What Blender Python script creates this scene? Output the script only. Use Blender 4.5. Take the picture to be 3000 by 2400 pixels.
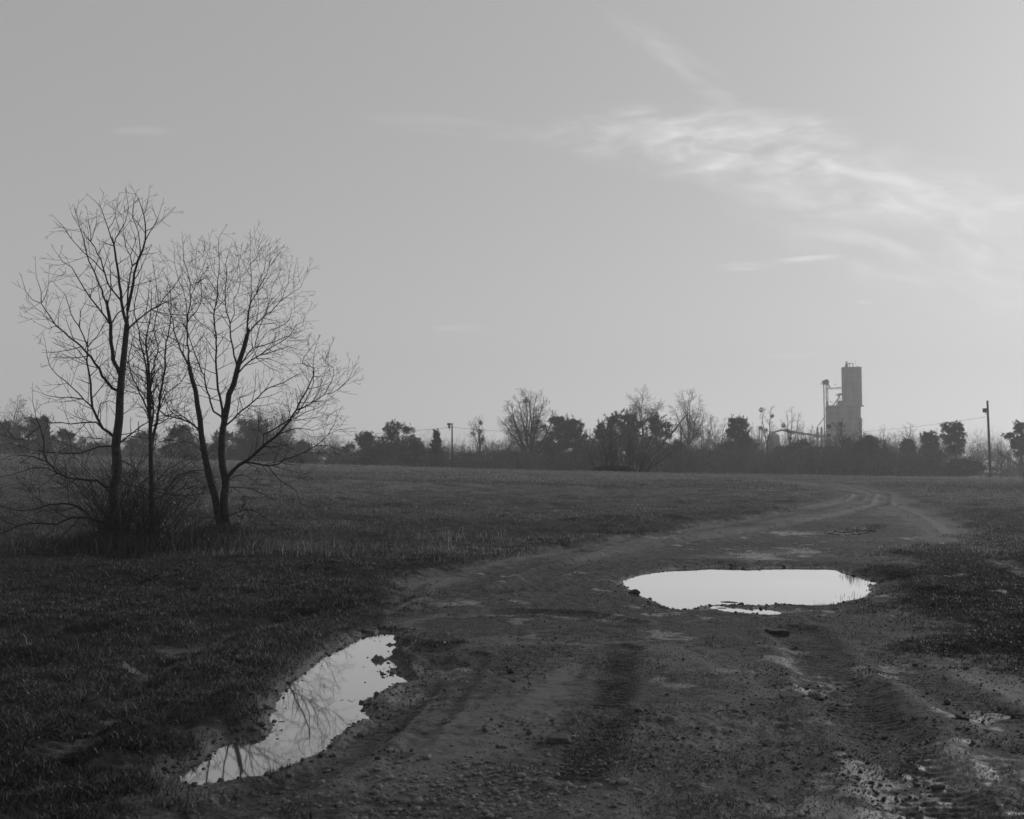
import bpy, math, random
import numpy as np
from mathutils import Vector
R = math.radians
for o in list(bpy.data.objects): bpy.data.objects.remove(o)
scene = bpy.context.scene
COL = scene.collection

# ------------------------------------------------------------ camera, sky, sun
CAMZ = 1.6; F = 3000.0; HOR = 1372.0
PITCH = math.atan((HOR-1200)/F)
cd = bpy.data.cameras.new("camera"); cam = bpy.data.objects.new("camera", cd); COL.objects.link(cam)
cd.sensor_width = 36; cd.lens = 36; cd.clip_end = 8000; cd.clip_start = 0.05
cam.location = (0, 0, CAMZ); cam.rotation_euler = (math.pi/2+PITCH, 0, 0)
cd.dof.use_dof = True; cd.dof.focus_distance = 13.0; cd.dof.aperture_fstop = 4.0
scene.camera = cam
scene.render.resolution_x = 1024; scene.render.resolution_y = 819
vs = scene.view_settings; vs.view_transform = 'Standard'; vs.look = 'None'; vs.exposure = 0.0; vs.gamma = 1.0

SUN_EL = R(17); SUN_AZ = R(46)
CP, SP = math.cos(PITCH), math.sin(PITCH)
def pdir(px, py):
    a = (px-1500)/F; b = (1200-py)/F
    return np.array([a, CP-b*SP, SP+b*CP])
def uv(px, py):
    d = pdir(px, py); return d[0]/d[1], d[2]/d[1]

w = bpy.data.worlds.new("World"); scene.world = w; w.use_nodes = True
nt = w.node_tree; N = nt.nodes; L = nt.links; N.clear()
def nd(tree, typ, **k):
    n = tree.nodes.new(typ)
    for a, b in k.items(): setattr(n, a, b)
    return n
def M(tree, op, a, b=None, c=None, clamp=False):
    n = tree.nodes.new('ShaderNodeMath'); n.operation = op; n.use_clamp = clamp
    for i, v in enumerate((a, b, c)):
        if v is None: continue
        if isinstance(v, (int, float)): n.inputs[i].default_value = v
        else: tree.links.new(v, n.inputs[i])
    return n.outputs[0]
sky = nd(nt, 'ShaderNodeTexSky', sky_type='NISHITA'); sky.sun_disc = False
sky.sun_elevation = SUN_EL; sky.sun_rotation = SUN_AZ; sky.dust_density = 3.0; sky.air_density = 1.0
bw = nd(nt, 'ShaderNodeRGBToBW'); L.new(sky.outputs[0], bw.inputs[0])
lum = M(nt, 'MULTIPLY', M(nt, 'POWER', bw.outputs[0], 0.24), 3.12)
tc = nd(nt, 'ShaderNodeTexCoord'); sx = nd(nt, 'ShaderNodeSeparateXYZ'); L.new(tc.outputs['Generated'], sx.inputs[0])
ydir = M(nt, 'MAXIMUM', sx.outputs[1], 0.05)
U = M(nt, 'DIVIDE', sx.outputs[0], ydir); V = M(nt, 'DIVIDE', sx.outputs[2], ydir)
front = M(nt, 'GREATER_THAN', sx.outputs[1], 0.1)
cloudsum = None
def cloud(px, py, rx, ry, ang, amp, sc, stretch, lo=0.42, hi=0.75, det=6.0, nang=None):
    """a wisp of cirrus in a fixed direction of the world"""
    global cloudsum
    u0, v0 = uv(px, py); ca, sa = math.cos(R(ang)), math.sin(R(ang))
    du = M(nt, 'SUBTRACT', U, u0); dv = M(nt, 'SUBTRACT', V, v0)
    a = M(nt, 'ADD', M(nt, 'MULTIPLY', du, ca), M(nt, 'MULTIPLY', dv, sa))
    b = M(nt, 'SUBTRACT', M(nt, 'MULTIPLY', dv, ca), M(nt, 'MULTIPLY', du, sa))
    n2 = nang if nang is not None else ang
    c2, s2 = math.cos(R(n2)), math.sin(R(n2))
    a2 = M(nt, 'ADD', M(nt, 'MULTIPLY', du, c2), M(nt, 'MULTIPLY', dv, s2))
    b2 = M(nt, 'SUBTRACT', M(nt, 'MULTIPLY', dv, c2), M(nt, 'MULTIPLY', du, s2))
    ra = M(nt, 'DIVIDE', a, rx/F); rb = M(nt, 'DIVIDE', b, ry/F)
    r = M(nt, 'ADD', M(nt, 'MULTIPLY', ra, ra), M(nt, 'MULTIPLY', rb, rb))
    mask = M(nt, 'SUBTRACT', 1.0, r, clamp=True)
    co = nd(nt, 'ShaderNodeCombineXYZ')
    L.new(M(nt, 'MULTIPLY', a2, sc/stretch), co.inputs[0]); L.new(M(nt, 'MULTIPLY', b2, sc), co.inputs[1]); co.inputs[2].default_value = px*0.013
    ns = nd(nt, 'ShaderNodeTexNoise'); ns.inputs['Scale'].default_value = 1.0; ns.inputs['Detail'].default_value = det
    ns.inputs['Roughness'].default_value = 0.55; ns.inputs['Distortion'].default_value = 0.6
    L.new(co.outputs[0], ns.inputs['Vector'])
    mr = nd(nt, 'ShaderNodeMapRange', interpolation_type='SMOOTHSTEP'); mr.inputs['From Min'].default_value = lo; mr.inputs['From Max'].default_value = hi
    L.new(ns.outputs[0], mr.inputs[0])
    v = M(nt, 'MULTIPLY', M(nt, 'MULTIPLY', mask, mr.outputs[0]), amp)
    cloudsum = v if cloudsum is None else M(nt, 'ADD', cloudsum, v)
cloud(2100, 420, 560, 135, -4, 2.9, 62, 3.2, .33, .92, det=10, nang=8)
cloud(2320, 500, 500, 140, -14, 2.8, 54, 3.0, .33, .92, det=10, nang=-6)
cloud(2620, 640, 640, 250, -20, 2.5, 40, 3.0, .33, .95, det=10, nang=-16)
cloud(1900, 385, 380, 85, 3, 2.2, 58, 3.5, .33, .9, det=10, nang=9)
cloud(2750, 560, 420, 120, -6, 1.6, 44, 3.5, .3, .95, det=10, nang=-4)
cloud(2150, 370, 420, 60, 1, 1.6, 110, 6, .35, .8, det=9, nang=7)
cloud(2000, 190, 300, 60, -36, 1.0, 60, 3.5, .35, .8, det=9, nang=-24)
cloud(1860, 90, 190, 34, -40, .8, 70, 3, .35, .8, det=9, nang=-20)
cloud(2900, 600, 330, 34, 6, 1.3, 60, 6, .35, .72)
cloud(2180, 780, 90, 16, 2, 2.0, 70, 5, .25, .65)
cloud(2360, 760, 130, 12, 5, 2.2, 70, 6, .25, .65)
cloud(1340, 962, 95, 12, 0, 1.3, 60, 7, .2, .7)
cloud(2525, 886, 40, 9, 0, 1.3, 60, 5, .2, .7)
cloud(420, 383, 110, 16, 0, 0.9, 60, 6, .2, .7)
cloud(1330, 370, 300, 34, -6, 0.9, 50, 7, .3, .75)
cloud(2330, 1042, 120, 9, 2, 0.7, 60, 7, .2, .7)
lum = M(nt, 'MULTIPLY', lum, M(nt, 'ADD', 1.0, M(nt, 'MULTIPLY', M(nt, 'EXPONENT', M(nt, 'MULTIPLY', M(nt, 'ABSOLUTE', sx.outputs[2]), -8.0)), .72)))
tot = M(nt, 'ADD', lum, M(nt, 'MULTIPLY', cloudsum, front))
bg = nd(nt, 'ShaderNodeBackground'); bg.inputs[1].default_value = 0.1
L.new(tot, bg.inputs[0])
wo = nd(nt, 'ShaderNodeOutputWorld'); L.new(bg.outputs[0], wo.inputs[0])

sl = bpy.data.lights.new("sun", 'SUN'); sl.energy = 1.4; sl.angle = R(8); sl.color = (1, 1, 1)
so = bpy.data.objects.new("sun", sl); COL.objects.link(so)
sd_ = Vector((math.sin(SUN_AZ)*math.cos(SUN_EL), math.cos(SUN_AZ)*math.cos(SUN_EL), math.sin(SUN_EL)))
so.rotation_euler = sd_.to_track_quat('Z', 'Y').to_euler(); so.location = (0, 0, 50)

# ------------------------------------------------------------ helpers
rng = np.random.default_rng(7)
random.seed(11)
def tag(o, label=None, cat=None, group=None, kind=None):
    if label: o['label'] = label
    if cat: o['category'] = cat
    if group: o['group'] = group
    if kind: o['kind'] = kind
    return o
def empty(name, loc, label, cat, group=None):
    o = bpy.data.objects.new(name, None); COL.objects.link(o); o.location = loc; o.empty_display_size = .3
    return tag(o, label, cat, group)
def mesh_np(name, V_, faces, mat, parent=None, smooth=True, attrs=None):
    """V_ (n,3); faces: list of int arrays (m,k), k corners each"""
    me = bpy.data.meshes.new(name)
    V_ = np.asarray(V_, np.float32)
    if parent is not None: V_ = V_ - np.array(parent.location, np.float32)
    me.vertices.add(len(V_)); me.vertices.foreach_set('co', V_.ravel())
    faces = [np.asarray(f, np.int32) for f in faces if len(f)]
    nl = sum(f.size for f in faces); nf = sum(len(f) for f in faces)
    me.loops.add(nl); me.polygons.add(nf)
    me.loops.foreach_set('vertex_index', np.concatenate([f.ravel() for f in faces]))
    tots = np.concatenate([np.full(len(f), f.shape[1], np.int32) for f in faces])
    me.polygons.foreach_set('loop_start', np.concatenate([[0], np.cumsum(tots)[:-1]]).astype(np.int32))
    me.polygons.foreach_set('loop_total', tots)
    me.update(calc_edges=True)
    me.polygons.foreach_set('use_smooth', np.full(nf, smooth))
    for k, v in (attrs or {}).items():
        a = me.attributes.new(k, 'FLOAT', 'POINT'); a.data.foreach_set('value', np.asarray(v, np.float32))
    me.materials.append(mat)
    o = bpy.data.objects.new(name, me); COL.objects.link(o)
    if parent is not None: o.parent = parent
    return o

# numpy noise
def _h(ix, iy, s):
    n = (ix*374761393 + iy*668265263 + s*1442695041) & 0xffffffff
    n = ((n ^ (n >> 13))*1274126177) & 0xffffffff
    return ((n ^ (n >> 16)) & 0xffff)/65535.0
def vnoise(x, y, s=0):
    ix = np.floor(x).astype(np.int64); iy = np.floor(y).astype(np.int64)
    fx = x-ix; fy = y-iy; fx = fx*fx*(3-2*fx); fy = fy*fy*(3-2*fy)
    a = _h(ix, iy, s); b = _h(ix+1, iy, s); c = _h(ix, iy+1, s); d = _h(ix+1, iy+1, s)
    return (a*(1-fx)+b*fx)*(1-fy) + (c*(1-fx)+d*fx)*fy
def fbm(x, y, s=0, o=4, g=0.5):
    t = 0; a = 1; m = 0
    for i in range(o):
        t = t + a*(vnoise(x, y, s+i*17)-0.5); m += a; a *= g
        x, y = x*1.93+y*0.31+5.2, y*1.93-x*0.31+1.7
    return t/m*2
def sst(a, b, x):
    t = np.clip((x-a)/(b-a), 0, 1); return t*t*(3-2*t)

# ------------------------------------------------------------ terrain
CX = [-3000, -600, 0, 300, 600, 950, 1330, 1500, 2000, 2500, 3000, 5000]
CY = [1318, 1322, 1326, 1334, 1343, 1358, 1368, 1372, 1383, 1391, 1396, 1398]
DC = 85.0; CY0 = list(CY)
def macro(x, y):
    x = np.asarray(x, float); y = np.asarray(y, float)
    ya = np.maximum(y, 1.0)
    u = np.clip(x/np.maximum(ya, 6), -1.4, 1.4)
    px = 1500+u*F
    zc = CAMZ + (HOR-np.interp(px, CX, CY))/F*DC
    s0 = np.interp(px, [0, 900, 1500, 3000], [14.0, 15.5, 19.5, 20.0])
    dd = y
    t = (dd-s0)/(DC-s0)
    k = 0.03
    tt = np.where(t < -4*k, 0, k*np.logaddexp(0, t/k))        # soft start
    top = 1.0 - k*np.logaddexp(0, (1-tt)/k*1.0)               # soft crest
    z = zc*np.where(tt < 1.15, 1-k*np.logaddexp(0, (1-tt)/k), 1-k*0)
    z = z - 0.028*np.clip(dd-DC, 0, None)*np.exp(-np.clip(dd-DC, 0, None)/90.0)
    return z
for _ in range(4):      # fit the crest line
    dd_ = np.arange(50, 110, .5); new = []
    for a_, b_ in zip(CX, CY0):
        u_ = (a_-1500)/F
        q_ = (macro(u_*dd_, dd_)-CAMZ)/dd_
        new.append(HOR-F*q_.max())
    CY = [c_+(b_+5-n_) for c_, b_, n_ in zip(CY, CY0, new)]
def at(px, py, z=None):
    d = pdir(px, py); d = d/d[1]
    if z is not None:
        t = (z-CAMZ)/d[2]; return np.array([d[0]*t, t, z])
    t = np.concatenate([np.arange(3, 40, .02), np.arange(40, 100, .1)])
    g = CAMZ+d[2]*t - macro(d[0]*t, t)
    i = np.argmax(g <= 0)
    if g[i] > 0: i = len(t)-1
    return np.array([d[0]*t[i], t[i], macro(d[0]*t[i], t[i])])
def atd(px, py, D):
    d = pdir(px, py); d = d/d[1]*D; return np.array([d[0], d[1], CAMZ+d[2]])
def crop(pts, ox, oy, s): return [(ox+a*s, oy+b*s) for a, b in pts]
def sdpoly(x, y, P):
    """signed distance, negative inside"""
    P = np.asarray(P)[:, :2]; n = len(P)
    d = np.full(x.shape, 1e9); inside = np.zeros(x.shape, bool)
    for i in range(n):
        a = P[i]; b = P[(i+1) % n]; e = b-a
        wx, wy = x-a[0], y-a[1]
        t = np.clip((wx*e[0]+wy*e[1])/max(e@e, 1e-9), 0, 1)
        d = np.minimum(d, (wx-e[0]*t)**2+(wy-e[1]*t)**2)
        c = ((a[1] <= y) & (b[1] > y)) | ((b[1] <= y) & (a[1] > y))
        xi = a[0]+(y-a[1])*e[0]/(e[1] if abs(e[1]) > 1e-9 else 1e-9)
        inside ^= c & (x < xi)
    return np.where(inside, -1, 1)*np.sqrt(d)
def dline(x, y, P):
    d = np.full(x.shape, 1e9); s = np.zeros(x.shape); acc = 0
    for i in range(len(P)-1):
        a = np.asarray(P[i])[:2]; b = np.asarray(P[i+1])[:2]; e = b-a
        wx, wy = x-a[0], y-a[1]
        t = np.clip((wx*e[0]+wy*e[1])/max(e@e, 1e-9), 0, 1)
        dd = np.hypot(wx-e[0]*t, wy-e[1]*t); ln = math.sqrt(e@e)
        s = np.where(dd < d, acc+t*ln, s); d = np.minimum(d, dd); acc += ln
    return d, s
WZ = -0.045
S4 = 900/2156
PUD1 = crop([(1800,255),(1800,310),(1780,345),(1850,370),(1760,400),(1690,440),(1850,470),(1720,510),(1800,560),(1880,600),(1700,650),(1590,700),(1540,760),(1550,820),(1600,870),(1480,880),(1420,940),(1330,985),(1270,1060),(1170,1130),(1030,1180),(900,1240),(800,1285),(700,1290),(560,1290),(480,1315),(330,1290),(360,1230),(430,1190),(560,1130),(620,1070),(700,1015),(850,1000),(985,990),(1015,910),(985,850),(1000,790),(1070,690),(1100,620),(1170,570),(1240,530),(1300,465),(1400,390),(1520,335),(1610,285),(1700,250)], 400, 1750, S4)
S8 = 950/2156
PUD2 = crop([(160,235),(250,205),(360,180),(520,155),(700,145),(790,137),(900,142),(1000,158),(1100,146),(1300,143),(1540,145),(1600,170),(1680,195),(1760,215),(1850,236),(1980,240),(1850,250),(1800,268),(1820,290),(1790,335),(1650,372),(1530,396),(1440,406),(1370,402),(1280,394),(1200,388),(1150,394),(1050,397),(960,393),(850,391),(760,394),(680,403),(620,424),(540,430),(470,415),(420,390),(340,350),(262,335),(255,310),(200,285),(190,268)], 1750, 1600, S8)
PUD3 = crop([(770,408),(900,416),(1000,428),(1100,423),(1205,446),(1130,456),(1060,450),(950,443),(850,430)], 1750, 1600, S8)
PUD4 = [(2452,1566),(2480,1557),(2520,1555),(2556,1552),(2550,1560),(2510,1566),(2470,1570)]
PUD5 = [(505,1922),(530,1912),(590,1908),(600,1914),(560,1922),(530,1930)]
pudZ = [WZ, WZ, WZ-.006, None, WZ]
PG = []
for P, z in zip((PUD1, PUD2, PUD3, PUD4, PUD5), pudZ):
    if z is None: z = float(at(*P[0])[2])-0.05
    PG.append((np.array([at(a, b, z) for a, b in P]), z))
ROAD_PX = [(250,2460),(420,2340),(520,2290),(640,2240),(760,2190),(900,2080),(1000,2000),(1080,1940),(1130,1880),(1130,1820),(1110,1780),(1175,1710),(1270,1668),(1450,1638),(1650,1608),(1850,1568),(2050,1531),(2250,1506),(2370,1474),(2410,1450),(2380,1433),(2270,1417),(2150,1407),(2060,1400),(2230,1400),(2420,1409),(2560,1425),(2650,1448),(2700,1475),(2790,1505),(2870,1560),(2800,1600),(2690,1612),(2610,1640),(2630,1700),(2610,1770),(2680,1830),(2720,1900),(2880,1950),(3100,1990),(3500,2200),(3500,2460),(3000,2700),(500,2700)]
ROADP = np.array([at(a, b) for a, b in ROAD_PX])
def ln(pts): return [at(a, b) for a, b in pts]
# ruts: line, half width, depth, washboard amplitude, wavelength
RUTS = [
 (ln([(2330,1850),(2375,1900),(2420,1960),(2505,2090),(2640,2230),(2740,2400),(2800,2600)]), .24, .032, .0055, .075),
 (ln([(1820,1900),(1812,1960),(1790,2050),(1750,2160),(1700,2300)]), .14, .016, .009, .075),
 (ln([(1300,1950),(1230,2030),(1120,2140),(960,2250),(760,2345),(560,2440)]), .16, .035, .005, .08),
 (ln([(1400,1920),(1360,2000),(1290,2090),(1200,2200)]), .10, .020, .0, .1),
 (ln([(60,2330),(240,2180),(370,2050),(440,1985),(560,1895),(740,1845),(900,1800)]), .16, .05, .008, .08),
 (ln([(120,1870),(260,1822),(420,1768),(560,1735)]), .12, .03, .0, .1),
 (ln([(640,1975),(740,1905),(830,1870)]), .12, -.03, .014, .08),
 (ln([(-40,2400),(30,2330),(110,2250),(200,2200)]), .13, -.02, .016, .09),
 (ln([(1130,1790),(1200,1700),(1400,1648),(1700,1600),(2000,1548),(2300,1500),(2500,1470),(2520,1450),(2400,1426),(2200,1408)]), .22, .05, .0, .1),
 (ln([(1500,1720),(1650,1660),(1850,1610),(2100,1570),(2400,1520),(2580,1480),(2590,1450),(2480,1425),(2300,1405)]), .25, .05, .0, .1),
 (ln([(2640,1960),(2800,2060),(3000,2160)]), .22, .025, .005, .08),
 (ln([(2620,1470),(2740,1510),(2860,1580),(3000,1700)]), .35, .03, .0, .1),
 (ln([(1340,1800),(1500,1790),(1700,1800),(1850,1830)]), .16, .028, .0, .1),
]
PADS = []   # gentle wet hollows: centre, rx, ry
for (px, py, rx, ry) in [(1940,1860,.22,.35),(2330,1892,.16,.16),(1700,1808,.45,.22),(1500,1796,.4,.2),(2420,1985,.15,.3),(2390,2020,.2,.3),(2560,2270,.3,.2),(2640,2330,.35,.3),(2360,2370,.45,.2),(2580,2390,.5,.2),(2760,2240,.2,.25),(2800,2280,.25,.2),(2330,1560,.7,.7),(2800,1697,.22,.15),(2870,1725,.15,.1),(2920,1745,.12,.08),(500,1900,.16,.22),(1170,2040,.22,.35),(2050,1775,.3,.3),(1930,1800,.25,.2),(2430,1795,.15,.15),(560,2300,.25,.2),(520,2330,.2,.2),(2210,1632,.5,1.0),(2350,1620,.4,.8),(390,1985,.12,.15)]:
    c = at(px, py); PADS.append((c[0], c[1], rx, ry))

PALES = [(ln([(1190,1705),(1400,1655),(1700,1600),(2000,1550),(2250,1510),(2420,1480),(2500,1452)]), .45),
 (ln([(1700,1640),(1900,1590),(2200,1545),(2450,1500),(2560,1470),(2520,1440),(2350,1418),(2180,1405)]), .6),
 (ln([(2250,1407),(2450,1420),(2600,1447),(2640,1475),(2600,1510)]), .6),
 (ln([(1150,1780),(1250,1720),(1330,1690)]), .25), (ln([(1130,1830),(1300,1800),(1420,1790)]), .16),
 (ln([(1680,1950),(1560,2080),(1400,2180),(1100,2290)]), .38), (ln([(1300,2020),(1180,2150),(900,2330)]), .12),
 (ln([(1950,1900),(2100,1950),(2250,2040)]), .5), (ln([(1500,1880),(1750,1890)]), .35), (ln([(2150,1640),(2350,1615)]), .55),
 (ln([(2700,1900),(2850,1980),(3000,2080)]), .5), (ln([(2660,1490),(2800,1560),(2950,1680)]), .9), (ln([(2100,2150),(1950,2250),(1850,2330)]), .3),
 (ln([(2480,2030),(2560,2120)]), .15), (ln([(2050,2100),(2300,2150)]), .25), (ln([(60,2330),(240,2180),(370,2050),(440,1985)]), .12)]
def palef(x, y):
    p = np.zeros_like(x)
    for P, hw in PALES:
        P = np.array(P); lo = P.min(0)-2; hi = P.max(0)+2
        m = (x > lo[0]) & (x < hi[0]) & (y > lo[1]) & (y < hi[1])
        d, s = dline(x[m], y[m], P); d = d+.25*hw*fbm(x[m]*3, y[m]*3, 201, 3)
        st = .65+.5*fbm(d/hw*3, s*.25, 203, 3)
        p[m] = np.maximum(p[m], np.exp(-(d/hw)**2)*st)
    for k, hw in ((0, .30), (1, .17), (2, .14), (10, .2)):
        d, s = dline(x, y, np.array(RUTS[k][0])); p = p-.8*np.exp(-((d+.06*fbm(x*3, y*3, 207, 3))/hw)**2)*(np.hypot(x, y) < 25)
    return np.clip(p+.40*fbm(x*.8, y*.8, 205, 4)+.06, 0, 1)
def fields(x, y):
    """height, road, wet, grass at ground points"""
    z = macro(x, y)
    r2 = np.hypot(x, y)
    near = 1-sst(60, 100, r2)
    rd = sdpoly(x, y, ROADP)
    rdn = rd + (0.45+.5*sst(9, 16, r2))*fbm(x*.9, y*.9, 3, 4) + .35*fbm(x*4, y*4, 4, 4, .65)
    isl = at(1270, 1885); rdn = rdn + 1.2*np.exp(-(((x-isl[0])/.38)**2+((y-isl[1])/.55)**2)**1.5)*(.7+.9*fbm(x*4, y*4, 6, 3))
    isl = at(1640, 1660); rdn = rdn + .8*np.exp(-(((x-isl[0])/.8)**2+((y-isl[1])/.6)**2))
    isl = at(1210, 1745); rdn = rdn + .5*np.exp(-(((x-isl[0])/.5)**2+((y-isl[1])/.3)**2))
    road = 1-sst(-.75, .85, rdn)
    road = np.where(r2 > 120, 0, road)
    # swells and roughness
    z = z + .07*fbm(x*.33, y*.33, 11, 3)*near*sst(2, 8, r2)
    grassy = (1-road)
    z = z + grassy*near*(.15*sst(14, 30, r2)*np.abs(fbm(x*.4, y*.4, 25, 3)) + .10*np.abs(fbm(x*.9, y*.9, 21, 4)) + .05*np.abs(fbm(x*2.6, y*2.6, 22, 3)) + .03*fbm(x*6, y*6, 23, 3) + .0)
    dirt_rough = sst(.0, .5, fbm(x*.8+3, y*.8, 31, 3)+.25)
    z = z + road*near*(.014*fbm(x*3, y*3, 41, 4, .6) + (.004+.012*dirt_rough)*fbm(x*14, y*14, 43, 4, .6))
    ridg = 1-np.abs(fbm(x*7, y*7, 47, 3))*2
    z = z + road*near*dirt_rough*.010*np.clip(ridg, 0, 1)**3
    wet = road*sst(.30, .5, fbm(x*1.7, y*1.7, 63, 5, .65)+.08*np.exp(-(((x-2.4)/1.3)**2+((y-5.6)/1.6)**2)))*(r2 < 25)
    for P, hw, dep, wa, wl in RUTS:
        P = np.array(P); lo = P.min(0)-1; hi = P.max(0)+1
        m = (x > lo[0]) & (x < hi[0]) & (y > lo[1]) & (y < hi[1])
        if not m.any(): continue
        xm, ym = x[m], y[m]
        d, s = dline(xm, ym, P)
        d = d + .05*fbm(xm*2.2, ym*2.2, 55, 3)
        prof = -dep*np.exp(-(d/hw)**4) + abs(dep)*.45*np.exp(-((d-hw*1.45)/(hw*.4))**2)
        if wa: prof = prof + wa*np.sin(s/wl*2*math.pi+1.2*fbm(xm*1.5, ym*1.5, 57, 2))*np.exp(-(d/hw)**4)*sst(.1, .6, vnoise(xm*3, ym*3, 58))*1.1
        z[m] += prof
        if dep > .03 and hw > .2: wet[m] *= 1-.9*np.exp(-(d/hw/.95)**4)
        road[m] = np.maximum(road[m], .6*np.exp(-(d/hw)**2)*sst(.3, .6, vnoise(xm*2.5, ym*1.5, 59)+.5*fbm(xm*7, ym*7, 60, 3)+.1))
    for cx, cy, rx, ry in PADS:
        m = (np.abs(x-cx) < rx*2) & (np.abs(y-cy) < ry*2)
        if not m.any(): continue
        q = ((x[m]-cx)/rx)**2+((y[m]-cy)/ry)**2
        g = np.exp(-q*1.2)
        wet[m] = np.maximum(wet[m], sst(.35, .7, g+1.0*fbm(x[m]*6, y[m]*9, 61, 4, .7)))
        z[m] -= .012*g
        road[m] = np.maximum(road[m], .8*sst(.3, .8, g+.4*fbm(x[m]*6, y[m]*6, 62, 3)))
    # puddle basins
    for i, (P, wz) in enumerate(PG):
        lo = P.min(0)-1.2; hi = P.max(0)+1.2
        m = (x > lo[0]) & (x < hi[0]) & (y > lo[1]) & (y < hi[1])
        if not m.any(): continue
        xm, ym = x[m], y[m]
        s = sdpoly(xm, ym, P)
        dist = np.hypot(xm, ym)
        nz = .010*fbm(xm*6, ym*6, 71, 4, .6)+.006*fbm(xm*20, ym*20, 73, 3)
        sl = .16 if i != 0 else .22
        s = s-(.05 if i == 0 else .07 if i == 2 else 0)
        inner = wz + np.clip(s*sl, -.12, .5) + nz*(1.0 if s is not None else 0)
        k = sst(.05, .6, s)
        if i == 0:   # grass bank on the left shore, crumbled clods on the right
            bank = sst(.0, .15, s)*(1-sst(.3, .8, s))*.05
            inner = inner + bank*(vnoise(xm*2, ym*2, 75)+.4)
            right = sst(1020, 1080, 1500+xm/ym*F)*(1-sst(1190, 1280, 1500+xm/ym*F))*sst(7.6, 8.1, ym)
            inner = inner + right*(1-sst(.3, .6, np.abs(s)))*(.11*np.clip(fbm(xm*7, ym*9, 77, 4, .65)-.05, -.1, 1))
        z[m] = np.minimum(z[m], inner)*(1-k)*1.0 + z[m]*k
        free = s > 0
        for j, (P2, _) in enumerate(PG):
            if j != i: free &= sdpoly(xm, ym, P2) > .02
        z[m] = np.where(free & (s < .8), np.maximum(z[m], wz+.002+np.clip(s*.05, 0, .02)+nz*.6), z[m])
        wet[m] = np.maximum(wet[m], (1-sst(0, .32 if i != 1 else .16, s+.12*fbm(xm*4, ym*4, 79, 3)))*.8)
        road[m] = np.maximum(road[m], 1-sst(0, .12, s))
    return z, road, wet
def gz(x, y):
    a, _, _ = fields(np.array([float(x)]), np.array([float(y)])); return float(a[0])

fine = np.radians(np.arange(-33, 33.001, 0.072))
side = np.radians(np.concatenate([np.arange(33.5, 60, 1.0), np.arange(60, 300, 5), np.arange(300, 327, 1.0)]))
ang = np.concatenate([fine, side]); NA = len(ang)
def geo(a, b, r): return a*r**np.arange(int(math.log(b/a)/math.log(r)))
rad = np.concatenate([[.01], geo(.3, 3.6, 1.12), geo(3.6, 11, 1.0022), geo(11, 22, 1.0036), geo(22, 45, 1.006), geo(45, 110, 1.010), geo(110, 640, 1.08), [640.]])
NR = len(rad)
AA, RR = np.meshgrid(ang, rad)
gx = (np.sin(AA)*RR).ravel(); gy = (np.cos(AA)*RR).ravel()
gzv, groad, gwet = fields(gx, gy); gpale = palef(gx, gy)
ii = np.arange((NR-1)*NA); rr_ = ii//NA; cc = ii % NA; c2 = (cc+1) % NA
quad = np.stack([rr_*NA+cc, rr_*NA+c2, (rr_+1)*NA+c2, (rr_+1)*NA+cc], 1)
fr = groad[quad].mean(1) > .5

# ------------------------------------------------------------ materials (all greys: the photograph is black and white)
def mat(name):
    m = bpy.data.materials.new(name); m.use_nodes = True
    t = m.node_tree; b = t.nodes['Principled BSDF']; return m, t, b
def noise(t, vec, scale, detail=4, rough=.55, dist=0.0):
    n = nd(t, 'ShaderNodeTexNoise'); n.inputs['Scale'].default_value = scale; n.inputs['Detail'].default_value = detail
    n.inputs['Roughness'].default_value = rough; n.inputs['Distortion'].default_value = dist
    if vec is not None: t.links.new(vec, n.inputs['Vector'])
    return n.outputs[0]
def rmp(t, v, a, b, c, d):
    n = nd(t, 'ShaderNodeMapRange'); t.links.new(v, n.inputs[0])
    for i, q in zip(('From Min', 'From Max', 'To Min', 'To Max'), (a, b, c, d)): n.inputs[i].default_value = q
    return n.outputs[0]
def mixf(t, f, a, b):
    n = nd(t, 'ShaderNodeMix', data_type='FLOAT')
    for i, v in ((0, f), (2, a), (3, b)):
        if isinstance(v, (int, float)): n.inputs[i].default_value = v
        else: t.links.new(v, n.inputs[i])
    return n.outputs[0]
def simple(name, lo, hi, scale=5, rough=.8, bump=.3, bscale=None, spec=.3):
    m, t, b = mat(name)
    pos = nd(t, 'ShaderNodeNewGeometry').outputs['Position']
    t.links.new(rmp(t, noise(t, pos, scale), .3, .7, lo, hi), b.inputs['Base Color'])
    b.inputs['Roughness'].default_value = rough; b.inputs['Specular IOR Level'].default_value = spec
    if bump:
        bp = nd(t, 'ShaderNodeBump'); bp.inputs['Strength'].default_value = bump; bp.inputs['Distance'].default_value = .02
        t.links.new(noise(t, pos, bscale or scale*4), bp.inputs['Height']); t.links.new(bp.outputs[0], b.inputs['Normal'])
    return m
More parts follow.
